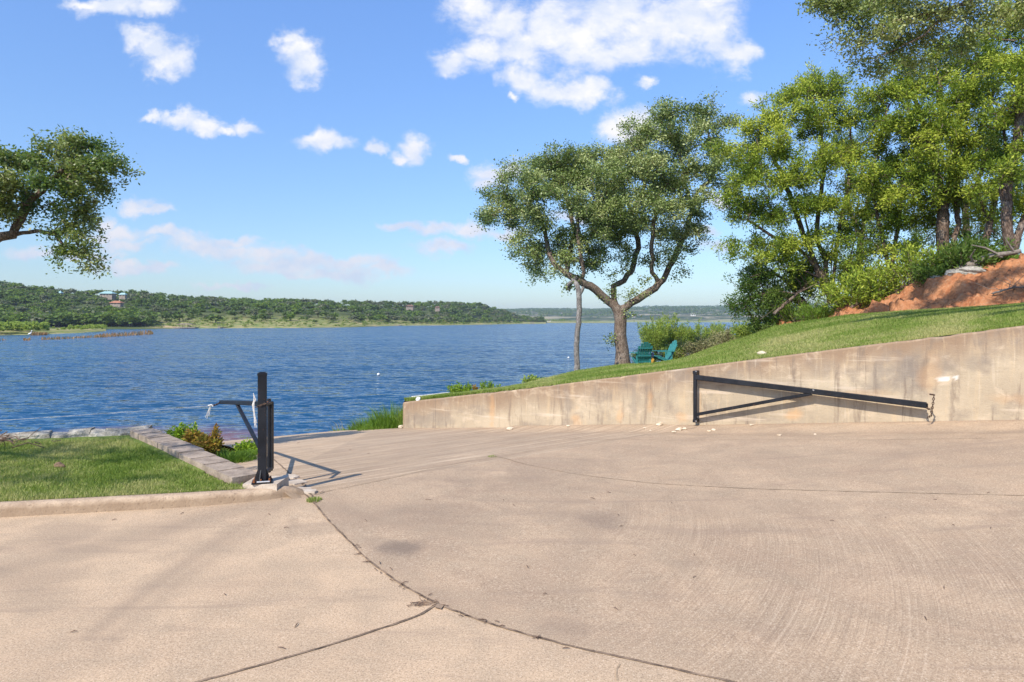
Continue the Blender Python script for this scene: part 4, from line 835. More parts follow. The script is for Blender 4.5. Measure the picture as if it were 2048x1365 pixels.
# undergrowth below the cedars
for i, (px, v, h, w, mt, lab) in enumerate([(1600,1.45,1.1,1.8,'weed','tall green weeds at the left end of the clay bank'),(1640,1.3,.55,1.3,'weed','green weeds at the foot of the many stemmed cedar'),(1700,1.75,1.0,1.7,'cedar_leaf','leafy undergrowth between the two left cedars'),(1745,1.95,1.2,1.6,'cedar_leaf','bushy undergrowth left of the twin stemmed cedar'),(1838,2.1,1.4,1.8,'cedar_leaf','round young cedar bush right of the twin stemmed cedar'),(1868,2.0,.7,1.0,'cedar_dark','low dark bush left of the thick trunk'),(1925,2.1,.9,1.5,'cedar_dark','dark leafy bush between the thick trunk and the reddish stem'),(1960,2.3,1.0,1.4,'cedar_dark','dark bush at the foot of the reddish stemmed cedar'),(1555,1.3,.7,1.3,'weed','grassy weeds beside the drooping dark cedar'),(1995,2.2,.5,.9,'weed','small green weeds left of the split trunk')]):
    b = slope_pt(px, v); b[2] -= .1; shrub('undergrowth', lab, b, h, w, 40, 60, .11, .3 if mt != 'weed' else .14, mt, 80+i, group='undergrowth below the cedars', spread=.10, dirup=.6 if mt != 'weed' else 1.2)
# dead wood
def log(name, label, pts, r0, r1, mat='grey_wood', twigs=6, seed=0, cat='fallen branch'):
    r = np.random.default_rng(seed); p = np.array(pts,float); t = np.linspace(0,1,20); L = np.linspace(0,1,len(p)); q = np.stack([np.interp(t,L,p[:,k]) for k in range(3)],-1)
    for _ in range(3): q[1:-1] = .25*q[:-2]+.5*q[1:-1]+.25*q[2:]
    q += r.normal(size=q.shape)*r0*.15; root = empty(name, label, cat, loc=q[0]); mb = MB(); mb.tube(q, np.linspace(r0,r1,20), 8); mb.build('branch', M[mat], root, True, off=q[0])
    if twigs:
        mb = MB()
        for i in range(twigs):
            a = q[r.integers(4,19)]; d = r.normal(size=3); d[2] = abs(d[2])*.6; d /= np.linalg.norm(d); l = r.uniform(.2,.7); b = a+d*l; mb.tube([a,(a+b)/2+r.normal(size=3)*.04,b], [r1*.7,r1*.5,r1*.2], 5)
        mb.build('twig', M[mat], root, off=q[0])
    return root
log('fallen_log', 'grey weathered log lying on top of the bank at the right edge', [slope_pt(1905,1.9)+[0,0,.12],slope_pt(1935,1.95)+[0,0,.22],slope_pt(1975,2.0)+[0,0,.3],slope_pt(2040,2.0)+[0,0,.28]], .09, .05, seed=4)
log('fallen_branch', 'dead forked branch propped against the many stemmed cedar', [P(1548,628,19.6),P(1580,600,19.8),P(1612,572,20),P(1640,560,20)], .05, .03, 'cedar_bark', 9, 5)
log('fallen_branch', 'thin dead sticks lying at the right end of the clay bank', [slope_pt(1985,1.25)+[0,0,.08],slope_pt(2030,1.3)+[0,0,.12],slope_pt(2090,1.2)+[0,0,.1]], .025, .01, 'grey_wood', 14, 6)
log('exposed_root', 'pale exposed root on the left part of the clay bank', [slope_pt(1700,1.5)+[0,0,.12],slope_pt(1735,1.8)+[0,0,.16],slope_pt(1760,1.95)+[0,0,.14]], .05, .03, 'cedar_bark', 3, 7, 'root')
# rocks on top of the bank
for i, (px, v, s_, lab) in enumerate([(1890,1.93,.30,'flat grey rock under the thick cedar trunk'),(1925,1.96,.36,'wide flat grey rock under the fallen log'),(1962,1.98,.33,'grey rock on the bank below the reddish stemmed cedar')]):
    mb = MB(); c = slope_pt(px,v)+[0,0,.02]; mb.rock((0,0,0),(s_*1.5,s_*.8,s_*.4),i+40,3,.4); o = mb.build('rock', M['stone']); o.location = c; tag(o, lab, 'rock', 'rocks on top of the bank')

# --- small plants by the ramp and wall
def tuft(name, label, base, h, w, n, seed, mat='weed', cat='plant', group=None, bw=.012, dry=0):
    r = np.random.default_rng(seed); a = r.uniform(0,2*np.pi,n); rr = w/2*np.sqrt(r.random(n)); p = np.column_stack([rr*np.cos(a),rr*np.sin(a),0*a]); V,Q,T,rn = blades(p, 1, 1, seed, dry)
    H = h*r.uniform(.4,1.0,n)*(1-.5*(rr/(w/2))**2); b = a+r.normal(0,.6,n); l = H*r.uniform(.15,.8,n); sa = r.uniform(0,2*np.pi,n); sd = np.stack([np.cos(sa),np.sin(sa),0*sa],-1)*bw/2
    mid = np.stack([np.cos(b)*l*.35,np.sin(b)*l*.35,H*.65],-1); tip = np.stack([np.cos(b)*l*1.1,np.sin(b)*l*1.1,H],-1)
    V = np.stack([p-sd,p+sd,p+mid+sd*.7,p+mid-sd*.7,p+tip],1).reshape(-1,3); o = nmesh(name, V, [Q,T], M[mat], None, {'rnd': ('FACE', rn)}); o.location = [float(v) for v in base]; return tag(o, label, cat, group)
def vz(s_, w_): X, Y = xy(s_, w_); return np.array([X,Y,float(gz(*xy(s_,0)))-.03-.05*(s_-5.3)-.03])
tuft('grass_clump', 'tall green grass clump against the left end of the wall', vz(6.35,-.55)+[0,0,.02], .68, 1.0, 1100, 1, dry=-.05)
tuft('grass_clump', 'shorter grass clump left of the tall one at the wall end', vz(7.1,-.6), .45, .8, 800, 2, dry=.0)
tuft('grass_clump', 'brown tinged weeds touching the wall corner', vz(5.8,-.5), .7, .55, 520, 3, dry=.35)
tuft('grass_clump', 'low grass trailing along the ramp edge by the wall', vz(6.3,-.10)+[0,0,.04], .2, .9, 900, 4, dry=0)
tuft('grass_clump', 'lowest grass patch where the ramp edge meets the lake', vz(7.2,-.12)+[0,0,.04], .17, .8, 700, 5, dry=-.05)
tuft('dry_weed', 'pale dry weed stalks leaning over the lake left of the wall', vz(7.9,-.8)+[0,0,.05], .42, .8, 60, 6, 'scrub', dry=.3)
def edge_plants():
    for i, (px, y0, yt, w, mt, lab, n) in enumerate([(912,796,763,.42,'bright_leaf','widest bright green bush rising above the low end of the wall',30),(936,795,765,.26,'bright_leaf','bright green sprig between the wide bush and the reddish stalks',16),(950,793,762,.14,'rust_leaf','upright reddish stalk among the bushes above the wall',6),(966,790,760,.2,'bright_leaf','upright leafy stem right of the reddish stalk',9),(980,788,757,.12,'bright_leaf','tallest thin leafy stem of the group above the wall',6),(998,786,765,.07,'bright_leaf','lone thin plant above the wall right of the bushes',4),(1063,772,750,.55,'willow','loose green plant left of the thin pale trunk',22),(1082,768,756,.5,'willow','lower loose green plant beside the thin pale trunk',14)]):
        d = float(np.interp(px,CX,FE[:,1]))+.15; b = P(px,y0,d); b[2] -= .05; h = P(px,yt,d)[2]-b[2]
        shrub('leafy_plant', lab, b, h, w, n, 34, .055*d/15, .35, mt, 120+i, 'plant', 'plants above the wall', spread=.035*d/15, dirup=.5, rs=.006)
edge_plants()
# plants behind the edging wall
for i, (px, yb, yt, d, w, mt, n, lab) in enumerate([(375,892,852,9.7,.34,'bright_leaf',20,'bright green bush behind the edging wall, leaning left'),(392,904,872,9.3,.42,'rust_leaf',26,'yellow and rust coloured bush behind the edging wall'),(410,910,878,9.1,.34,'rust_leaf',18,'low rusty bush right of the yellow one behind the edging wall'),(431,905,864,9.2,.14,'rust_leaf',8,'upright rusty stalk with a green top by the gate post'),(496,908,886,10.2,.36,'bright_leaf',16,'small lime green plant just left of the gate post'),(345,886,868,10.3,.3,'weed',12,'faint green weed near the corner of the stone wall')]):
    b = P(px,yb,d); b[2] -= .06; h = (P(px,yt,d)[2]-b[2])*1.3; shrub('shore_bush', lab, b, h, w, n, 75, .05, .45, mt, 140+i, 'bush', 'bushes behind the edging wall', spread=.035, dirup=.4, rs=.005)
for i, (x, y, z, w, h, mt, dr, lab) in enumerate([(-3.75,9.05,-.27,.7,.16,'weed',-.1,'low dark green weeds left of the gate post'),(-4.15,9.35,-.3,.6,.18,'weed',.1,'brownish weeds under the rusty bushes'),(-3.75,9.75,-.34,.4,.12,'weed',-.1,'short green grass at the ramp edge behind the post')]):
    tuft('weed_patch', lab, (x,y,z), h, w, 900, 160+i, mt, 'weeds', 'weeds behind the edging wall', .012, dr)
tuft('weed_tuft', 'small green tuft growing in the driveway joint', gp(628,1002), .05, .14, 160, 170, 'grass', 'weeds', None, .006, .1)
tuft('weed_tuft', 'tiny weed tuft in the joint crossing near the middle', gp(985,914), .03, .12, 50, 171, 'grass', 'weeds', None, .005, .1)
# driftwood heap at the far left of the lawn
hp = empty('brushwood_heap', 'dark heap of roots and driftwood at the left edge of the lower lawn', 'driftwood heap', loc=(-6.35,8.0,.06)); r = np.random.default_rng(12)
mb = MB(); mb.rock((0,0,.02),(.6,.35,.14),3,3,.5); mb.rock((-.7,-.1,.0),(.7,.35,.16),5,3,.5); mb.build('mound', M['soil'], hp, True)
mb = MB()
for i in range(420):
    a = np.array([r.normal(-.35,.5),r.normal(-.05,.18),r.uniform(.02,.16)]); d = r.normal(size=3)*np.array([1,.6,.3]); d /= np.linalg.norm(d); l = r.uniform(.08,.35); q = [a-d*l/2, a+r.normal(size=3)*.02, a+d*l/2]; mb.tube(q, [r.uniform(.002,.008)]*3, 4)
mb.build('sticks', M['drift'], hp, False); mb = MB(); mb.tube([(.1,-.15,.06),(.4,-.2,.04),(.75,-.22,.02)], [.04,.03,.015], 7); mb.build('stump', M['drift'], hp)
mb = MB(); mb.rock((0,0,0),(.07,.05,.04),8,2); o = mb.build('dark_clod', M['soil']); o.location = P(120,935,6.9); o.location.z = .13; tag(o, 'dark clod of earth lying on the lower lawn', 'clod')

# =============================================================== stones and litter on the concrete
for i, (px, py, s_, lab) in enumerate([(1321,851,.055,'largest pale stone lying at the wall foot left of the wall gate'),(1301,862,.02,'small pale stone left of the flat stone pile'),(1357,861,.045,'flat pale stone in the heap below the gate hinge'),(1368,859,.03,'upper flat stone of the heap below the gate hinge'),(1418,864,.028,'left stone of the pair under the gate'),(1427,861,.028,'right stone of the pair under the gate'),(1504,852,.028,'pale stone at the wall foot under the gate brace'),(1560,872,.03,'brown tinted stone in the gutter under the gate'),(1631,870,.018,'tiny stone in the gutter, middle of the gate'),(1021,860,.05,'pale flat stone at the wall foot left of the gate'),(1136,854,.03,'small pale stone at the foot of the low wall'),(1290,857,.02,'small chip at the foot of the wall'),(1349,866,.03,'chip at the near side of the stone heap')]):
    g = gp(px,py); mb = MB(); mb.rock((0,0,0),(s_*1.35,s_,s_*.6),i+70,2,.4); o = mb.build('loose_stone', M['pale_stone']); o.location = (g[0],g[1],g[2]+s_*.35); tag(o, lab, 'stone', 'pale stones at the foot of the wall')
for i, (X_, lab) in enumerate([(806,'white rock beside the wall corner on the verge')]):
    mb = MB(); mb.rock((0,0,0),(.09,.06,.045),90,2,.4); o = mb.build('rock', M['pale_stone']); c = vz(5.75,-.12); o.location = (c[0],c[1],c[2]+.1); tag(o, lab, 'rock')
for i, (px, d, w, lab) in enumerate([(819,13.3,.05,'small white rock on the low end of the wall'),(1427,13,.07,'pale rock in the grass above the gate hinge')]):
    pass
mb = MB(); mb.rock((0,0,0),(.05,.05,.05),91,2); o = mb.build('rock', M['white']); X, Y = xy(5.35,-.1); o.location = (X,Y,float(wall_top_z(5.35))+.02); tag(o, 'small white rock on top of the low end of the wall', 'rock')
mb = MB(); mb.rock((0,0,0),(.09,.06,.05),92,2); o = mb.build('rock', M['pale_stone']); c = slope_pt(1523,.05); o.location = c+np.array([0,0,.02]); tag(o, 'pale rock at the grass edge above the wall gate', 'rock')
# pale concrete flume along the top of the low wall
mb = MB(); c0 = slope_pt(830,.85)+[0,0,.05]; c1 = slope_pt(900,.9)+[0,0,.05]; mb.bar(c0, c1, .2, .05); o = mb.build('stone_strip', M['white_stone'], off=c0); o.location = c0; tag(o, 'pale stone strip in the grass on the low end of the wall', 'stone strip')
# broken concrete by the pad
r = np.random.default_rng(22)
for i, (px, py, s_, lab) in enumerate([(590,968,.13,'largest broken concrete flake right of the pad'),(603,984,.12,'broken concrete flake beside the joint corner'),(578,957,.10,'broken concrete flake nearest the gate shadow'),(620,986,.07,'small flake at the driveway corner')]):
    a = np.sort(r.uniform(0,2*np.pi,6)+0); a = np.linspace(0,2*np.pi,7)[:-1]+r.uniform(-.3,.3,6); rr = s_*r.uniform(.7,1.1,6); g = gp(px,py); h = .022
    T_ = np.column_stack([rr*np.cos(a),rr*np.sin(a),np.full(6,h)]); B_ = T_*[1.08,1.08,0]+[0,0,-.01]; V = np.vstack([T_,B_,[[0,0,h]]]); Q = [[6+k,6+(k+1)%6,(k+1)%6,k] for k in range(6)]; T3 = [[k,(k+1)%6,12] for k in range(6)]
    o = nmesh('concrete_flake', V, [Q,T3], M['pad']); o.location = [float(v) for v in g]; o.rotation_euler = (r.uniform(-.06,.06),r.uniform(-.06,.06),0); tag(o, lab, 'concrete flake', 'broken concrete beside the gate post')
# leaf litter and grit
mb = MB(); r = np.random.default_rng(5)
for i in range(70):
    if i < 26: k = r.integers(4,10); t = r.random(); p = arc_w[k]*(1-t)+arc_w[k+1]*t; X, Y = p[0]+r.normal()*.03, p[1]+r.normal()*.03
    else: X, Y = gp(r.uniform(100,2000), r.uniform(880,1300) if r.random() < .7 else r.uniform(1000,1060))[:2]
    z = float(gz(X,Y))+.006; a = r.uniform(0,3.14); l = r.uniform(.008,.03); mb.tube([(X-math.cos(a)*l,Y-math.sin(a)*l,z),(X,Y,z+.004),(X+math.cos(a)*l,Y+math.sin(a)*l,z)], [.002,.003,.001], 4)
for i in range(26):
    g = gp(r.normal(842,14), r.normal(1209,3)); a = r.normal(.2,.5); l = r.uniform(.01,.03); mb.tube([g+[-math.cos(a)*l,-math.sin(a)*l,.006],g+[math.cos(a)*l,math.sin(a)*l,.008]], [.002,.0015], 4)
tag(mb.build('leaf_litter', M['drift']), 'scattered twigs and dry leaves on the concrete', None, None, 'stuff')

# =============================================================== gates
UP = np.array([0,0,1.])
def chain(mb, pts, link_len=.032, r=.0032):
    pts = np.array(pts,float); L = np.concatenate([[0],np.cumsum(np.linalg.norm(np.diff(pts,axis=0),axis=1))]); n = max(2,int(L[-1]/(link_len*.72)))
    for i in range(n):
        t = (i+.5)/n*L[-1]; c = np.array([np.interp(t,L,pts[:,k]) for k in range(3)]); e = np.array([np.interp(min(t+.01,L[-1]),L,pts[:,k]) for k in range(3)])-np.array([np.interp(max(t-.01,0),L,pts[:,k]) for k in range(3)]); e /= np.linalg.norm(e)+1e-9
        a = np.cross(e,[.3,.5,.8]); a /= np.linalg.norm(a); b = np.cross(e,a); sd = a if i%2 else b; th = np.linspace(0,2*np.pi,11)
        mb.tube([c+e*math.cos(u)*link_len/2+sd*math.sin(u)*link_len*.3 for u in th], r, 5, False)
# --- wall gate
def wall_gate():
    hin = P(1390.5,745,10.01)
    X, Y = hin[0], hin[1]; ztop = hin[2]; zbot = P(1390.5,842,10.01)[2]
    a = np.array([X,Y,0.]); e = P(1853,811,8.49); mid = lambda t,za,zb: None
    root = empty('wall_gate', 'black steel swing gate folded open along the concrete wall', 'gate', loc=(X,Y,zbot)); o_ = (X,Y,zbot)
    za = P(1390,756,9.9)[2]; A = np.array([X,Y,za]); B = e.copy()
    dr = B-A; side = np.array([dr[1],-dr[0],0]); 
    mb = MB(); mb.bar((X,Y,zbot),(X,Y,ztop),.052,.052,up=(.5,.86,0)); mb.build('hinge_tube', M['paint'], root, off=o_)
    mb = MB(); mb.bar(A,B,.062,.072); mb.build('top_rail', M['paint'], root, off=o_)
    zc = P(1393,832,9.9)[2]; C = np.array([X,Y,zc]); J = A+(B-A)*.545-UP*.03; mb = MB(); mb.bar(C,J,.045,.045); mb.build('brace', M['paint'], root, off=o_)
    for zz in (ztop+.0, zbot-.0):
        mb = MB(); c = np.array([X,Y,zz]); mb.bar(c-np.array([N_[0],N_[1],0])*.03, c+np.array([N_[0],N_[1],0])*.11, .06, .045); mb.build('hinge_bracket', M['paint'], root, off=o_)
    for zz in (ztop+.018, zbot+.0): mb = MB(); mb.tube([(X,Y-.03,zz),(X,Y-.045,zz)], .011, 6); mb.build('bolt', M['galv'], root, off=o_)
    c = A+(B-A)*.545; mb = MB(); mb.tube([c+[0,-.02,.02],c+[0,-.055,.02]], .012, 6); mb.build('bolt', M['galv'], root, off=o_)
    mb = MB(); mb.box(B+np.array([.002,0,0]), (.004,.05,.05)); mb.build('end_cap', M['paint'], root, off=o_)
    # chain that ties the free end to a ring in the wall
    mb = MB(); w0 = P(1868,792,8.30); q = [B+[.01,0,-.03],B+[.03,.03,-.06],B+[.05,.05,-.08]]; q2 = [P(1855,836,8.36),P(1862,832,8.33),P(1864,822,8.32),P(1866,808,8.31),w0]
    chain(mb, [B+[0,0,-.03],P(1858,819,8.36),P(1864,817,8.34)], .034, .0045); chain(mb, q2, .036, .0048); mb.tube([w0+[0,.08,.01],w0+[0,-.01,.01]], .01, 6); mb.build('chain', M['rusty_chain'], root, off=o_)
wall_gate()
# --- pad and post
def post():
    bx, by = -2.253, 6.16; pad_z = .141
    mb = MB(); mb.box((bx+.005,by+.085,pad_z-.12), (.31,.33,.24), None, .98); o = mb.build('post_pad', M['pad'], off=(bx,by,0)); o.location = (bx,by,0); tag(o, 'square concrete pad under the black gate post', 'concrete pad')
    n_ = 9; V = []
    for i in range(n_):
        t = i/(n_-1); a = -.75+t*2.2; rr = .27+.04*math.sin(i*2.3); ex, ey = bx+.10+rr*math.cos(a)*1.15, by+.06+rr*math.sin(a); V.append((ex,ey,float(gz(ex,ey))-.012)); V.append((bx+.10+.14*math.cos(a), by+.06+.16*math.sin(a), .07+.008*math.sin(i*1.7)))
    c_ = len(V); V.append((bx+.08,by+.08,.075)); V = np.array(V); nmesh('footing', V, [np.array([[2*i,2*i+2,2*i+3,2*i+1] for i in range(n_-1)]), np.array([[2*i+1,2*i+3,c_] for i in range(n_-1)])], M['kerb'], o, None, True, off=(bx,by,0))
    root = empty('gate_post', 'square black steel post bolted to a concrete pad at the ramp corner', 'gate post', loc=(bx,by,pad_z)); o_ = (bx,by,pad_z); w = .076; h = .968
    yaw = math.radians(17); d = np.array([math.cos(yaw),math.sin(yaw),0])
    mb = MB(); mb.bar((bx,by,pad_z),(bx,by,pad_z+h),w,w,up=(-math.sin(yaw),math.cos(yaw),0),bev=.07); mb.build('post', M['paint'], root, off=o_)
    mb = MB(); Rz = [[math.cos(yaw),-math.sin(yaw),0],[math.sin(yaw),math.cos(yaw),0],[0,0,1]]; mb.box((bx,by,pad_z+h+.006),(w*1.08,w*1.08,.022),Rz); mb.box((bx,by,pad_z+h+.022),(w*.98,w*.98,.012),Rz,.6); mb.build('cap', M['paint'], root, off=o_)
    mb = MB(); mb.bar(np.array([bx,by,pad_z+.006])-d*.088,np.array([bx,by,pad_z+.006])+d*.088,.16,.012,bev=.05); mb.build('base_plate', M['paint'], root, off=o_)
    for sx, sy in ((-1,0),(1,0),(0,-1),(0,1)):
        mb = MB(); a = np.array([bx+sx*w/2,by+sy*w/2,pad_z+.012]); out = np.array([sx,sy,0])*.04; t = np.array([-sy,sx,0])*.005
        V = [a-t,a-t+out,a-t+UP*.11,a+t,a+t+out,a+t+UP*.11]; mb.add(V,[[0,1,4,3],[1,2,5,4],[2,0,3,5]],[[0,2,1],[3,4,5]]); mb.build('gusset', M['paint'], root, off=o_)
    for sx, sy in ((-.05,-.068),(.075,-.03),(.05,.07),(-.08,.04),(.01,-.062)):
        mb = MB(); c = (bx+sx,by+sy,pad_z+.012); c = np.array(c); mb.tube([c,c+[0,0,.012],c+[0,0,.013],c+[0,0,.03]],[.013,.013,.007,.007],6); mb.build('bolt', M['rust'], root, off=o_)
    mb = MB(); mb.tube([(bx-.02,by-.08,pad_z+.018),(bx+.085,by-.05,pad_z+.018)],.009,7); mb.build('pin', M['galv'], root, off=o_)
    # rope and chain round the post
    mb = MB(); z = pad_z+.70
    for k in range(7):
        x0 = bx-w/2-.006; mb.tube([(x0+.004*k-.02,by-w/2-.004,z+.11-.01*k),(x0-.006*k%.02-.01,by-w/2-.012,z+.0),(x0-.012+.004*k,by-w/2-.008,z-.16-.02*(k%3))], .0028, 5)
    o = mb.build('rope', M['rope'], off=(bx,by,0)); o.location = (bx,by,0); tag(o, 'frayed white rope strands hanging on the left side of the gate post', 'rope')
    mb = MB(); chain(mb, [(bx-w/2-.006,by-w/2-.006,z-.02),(bx,by-w/2-.008,z+.0),(bx+w/2+.006,by-w/2-.006,z+.015),(bx+w/2+.04,by+.0,z+.02)], .024, .0028)
    o = mb.build('chain', M['rusty_chain'], off=(bx,by,0)); o.location = (bx,by,0); tag(o, 'thin chain looped round the gate post', 'chain')
post()
def post_gate():
    H0 = P(542,805,6.62); zb = P(542,945,6.62)[2]; X, Y = H0[0], H0[1]; root = empty('ramp_gate', 'black steel swing gate on the post, folded open towards the lake', 'gate', loc=(X,Y,zb)); o_ = (X,Y,zb)
    B = P(442,801.5,9.28); A = np.array([X,Y,H0[2]-.015])
    mb = MB(); mb.bar((X-.018,Y,zb),(X-.018,Y,H0[2]+.035),.026,.04,up=(0,1,0)); mb.build('hinge_tube', M['paint'], root, off=o_)
    mb = MB(); mb.bar((X+.008,Y+.01,zb+.03),(X+.008,Y+.01,H0[2]+.0),.018,.045,up=(0,1,0)); mb.build('hinge_plate', M['paint'], root, off=o_)
    mb = MB(); mb.bar(A,B+UP*-.02,.045,.052); mb.build('top_rail', M['paint'], root, off=o_)
    J = A+(B-A)*.60-UP*.03; mb = MB(); mb.bar((X,Y,zb+.03),J,.036,.036); mb.build('brace', M['paint'], root, off=o_)
    mb = MB(); mb.tube([(X-.02,Y-.03,H0[2]-.0),(X-.02,Y-.05,H0[2]-.0)],.016,6); mb.tube([(X-.02,Y-.03,zb+.03),(X-.02,Y-.05,zb+.03)],.014,6); mb.build('bolt', M['rust'], root, off=o_)
    for zz in (H0[2]+.0, zb+.04): mb = MB(); mb.bar((X+.02,Y-.34,zz),(X,Y,zz),.035,.025); mb.build('hinge_bracket', M['paint'], root, off=o_)
    e = P(421,812,9.0); mb = MB(); s = np.linspace(0,1,8)[:,None]; q = (B-UP*.02)*(1-s)+e*s-UP*.012*np.sin(np.pi*s); chain(mb, q, .036, .005); mb.build('chain', M['rusty_chain'], root, off=o_)
    # rope on to the tree trunk outside the frame
    s = np.linspace(0,1,40)[:,None]; T_ = np.array([-10.0,6.75,.42]); q = e*(1-s)+T_*s-UP*.06*np.sin(np.pi*s); mb = MB(); mb.tube(q, .0024, 6); 
    root2 = empty('tie_rope', 'thin pale rope stretched from the gate chain out over the lake edge to the left', 'rope', loc=e); mb.build('rope', M['rope'], root2, off=e)
    mb = MB(); 
    for k, (dx, y2) in enumerate([(0,838),(4,832),(-3,836)]): mb.tube([e+[.0,0,0],P(417+dx*.6,825,9.0),P(414+dx,y2,9.0)], .004, 5)
    mb.tube([e+[-.03,0,0],e+[.02,0,.012],e+[.03,0,-.01]], .012, 6); mb.build('rope_end', M['rope'], root2, off=e)
post_gate()

# =============================================================== chairs
def adirondack(label, loc, rz, sc=1.0):
    """local: front = +y; back leans to -y"""
    root = empty('garden_chair', label, 'chair', 'teal garden chairs', loc, rz); m = M['teal']; root.scale = (sc,)*3
    def add(nm, fn): mb = MB(); fn(mb); return mb.build(nm, m, root)
    # side rails that run from the front legs down to the ground behind
    for sx in (-.26,.26): add('side_rail', lambda mb: mb.bar((sx,.34,.36),(sx,-.52,.04),.025,.11))
    for sx in (-.29,.29): add('front_leg', lambda mb: mb.bar((sx,.28,0),(sx,.28,.56),.09,.025))
    for sx in (-.27,.27): add('rear_leg', lambda mb: mb.bar((sx,-.24,.10),(sx,-.27,.62),.07,.025))
    for k in range(5):
        y = .33-.105*k; z = .385-.039*k; add('seat_slat', lambda mb: mb.bar((-.28,y,z),(.28,y,z),.09,.02))
    b0 = np.array([0,-.17,.17]); bd = np.array([0,-.42,.91]); bd /= np.linalg.norm(bd)
    for k in range(6):
        u = (k-2.5); x0 = u*.088; x1 = u*.10; Lb = .93-.028*u*u; add('back_slat', lambda mb: mb.bar(b0+[x0,0,0], b0+bd*Lb+[x1,0,0], .082, .02, up=(0,.91,.42)))
    for t, w in ((.32,.56),(.66,.56),(.05,.5)): add('back_rail', lambda mb: mb.bar(b0+bd*t+[-w/2,-.024,0], b0+bd*t+[w/2,-.024,0], .05, .025))
    for sx in (-.33,.33): add('armrest', lambda mb: mb.bar((sx,.38,.575),(sx,-.34,.575),.13,.022))
    return root
c1 = P(1283,735,27.0); c2 = P(1326,732,27.6)
adirondack('teal slatted garden chair seen from behind, next to the oak trunk', c1, math.radians(8), 1.0)
adirondack('teal slatted garden chair seen from the side, leaning back to the right', c2+np.array([0,0,.02]), math.radians(104), 1.0)
# cloth bag between the chairs
bg = empty('beach_bag', 'small orange and purple cloth bag between the two teal chairs', 'bag', loc=P(1302,731,26.9)); v, f = ICO[3]
w = v*np.array([.13,.10,.17]); w[:,2] += .17; w[:,:2] *= (1+.1*np.sin(v[:,2:3]*7)); nmesh('bag_body', w, f, M['cloth_orange'], bg, None, True); w = v*np.array([.11,.09,.12])*(1+.08*np.sin(v[:,:1]*9)); w[:,2] += .41; nmesh('bag_top', w, f, M['cloth_purple'], bg, None, True)

# =============================================================== lake things
for i, (px, py, lab) in enumerate([(757,751,'white mooring buoy floating straight past the ramp'),(1137,717,'white mooring buoy floating just left of the thin pale trunk')]):
    d = (CH-WZ)*F/(py-HY); b = empty('mooring_buoy', lab, 'buoy', 'white buoys on the lake', P(px,py,d)); mb = MB(); v, f = ICO[3]; nmesh('float', v*.075*np.array([1,1,.85])+[0,0,.05], f, M['white'], b, None, True); mb.tube([(0,0,.1),(0,0,.14)],.012,6); mb.build('ring', M['galv'], b)
def bird():
    d = (CH-WZ)*F/(676-HY); c = P(60,676,d); b = empty('water_bird', 'white egret standing in the shallows by the rusty reeds', 'bird', loc=c); r = np.random.default_rng(1)
    pts = np.array([(-.35,0,.55),(-.2,0,.6),(0,0,.68),(.15,0,.75),(.22,0,.92),(.20,0,1.08),(.26,0,1.16),(.42,0,1.13)]); mb = MB(); mb.tube(pts, [.02,.10,.14,.09,.05,.04,.055,.01], 10); mb.build('body', M['white'], b, True)
    mb = MB(); mb.tube([(0,.05,.6),(.02,.05,.3),(0,.05,-.1)],.015,5); mb.tube([(0,-.05,.6),(.02,-.05,.3),(0,-.05,-.1)],.015,5); mb.build('legs', M['dockwood'], b)
bird()
# reeds in the shallows
def reeds(name, label, line, n, h, seed, mat, wid, bw=.05, gap=0.):
    r = np.random.default_rng(seed); ln = np.array(line,float); u = r.random(n)*(len(ln)-1); i = u.astype(int); t = (u-i)
    px = ln[i,0]*(1-t)+ln[i+1,0]*t; py = ln[i,1]*(1-t)+ln[i+1,1]*t; hh = ln[i,2]*(1-t)+ln[i+1,2]*t; k = vnoise(px,0*px,.05,seed) > gap; px, py, hh = px[k], py[k], hh[k]
    d = (CH-WZ)*F/(py-HY)+r.normal(0,wid,len(px)); d = np.maximum(d,20); p = np.column_stack([(px-1024)/F*d, d, np.full(len(px),WZ-.02)]); H = hh/F*d*r.uniform(.3,1.1,len(px))
    a = r.uniform(0,2*np.pi,len(px)); sd = np.stack([np.cos(a),np.sin(a),0*a],-1)*bw; tp = np.stack([r.normal(0,.2,len(px))*H,r.normal(0,.2,len(px))*H,H],-1)
    V = np.stack([p-sd,p+sd,p+tp*.7+sd,p+tp*.7-sd,p+tp],1).reshape(-1,3); i = np.arange(len(px))*5; rn = r.random(len(px)); o = nmesh(name, V, [np.stack([i,i+1,i+2,i+3],-1),np.stack([i+3,i+2,i+4],-1)], M[mat], None, {'rnd': ('FACE', np.concatenate([rn,rn]))}); return tag(o, label, None, None, 'stuff')
reeds('reeds', 'rusty reeds standing in a line in the shallows', [(-120,683,4),(40,681,5),(70,680,5),(120,678,5),(190,675,5),(210,674,8),(250,672,9),(300,669,10),(306,668,3)], 1500, 1, 1, 'reed', 2.0, .04, .40)
reeds('reeds', 'reddish reeds at the tip of the grassy spit', [(60,671,6),(75,671,7),(95,670,6)], 400, 1, 3, 'reed', .8, .05)
def smooth_obj(o): 
    o.data.polygons.foreach_set('use_smooth', [True]*len(o.data.polygons))

# =============================================================== far shores
def dsh(y): return (CH-WZ)*F/(y-HY)
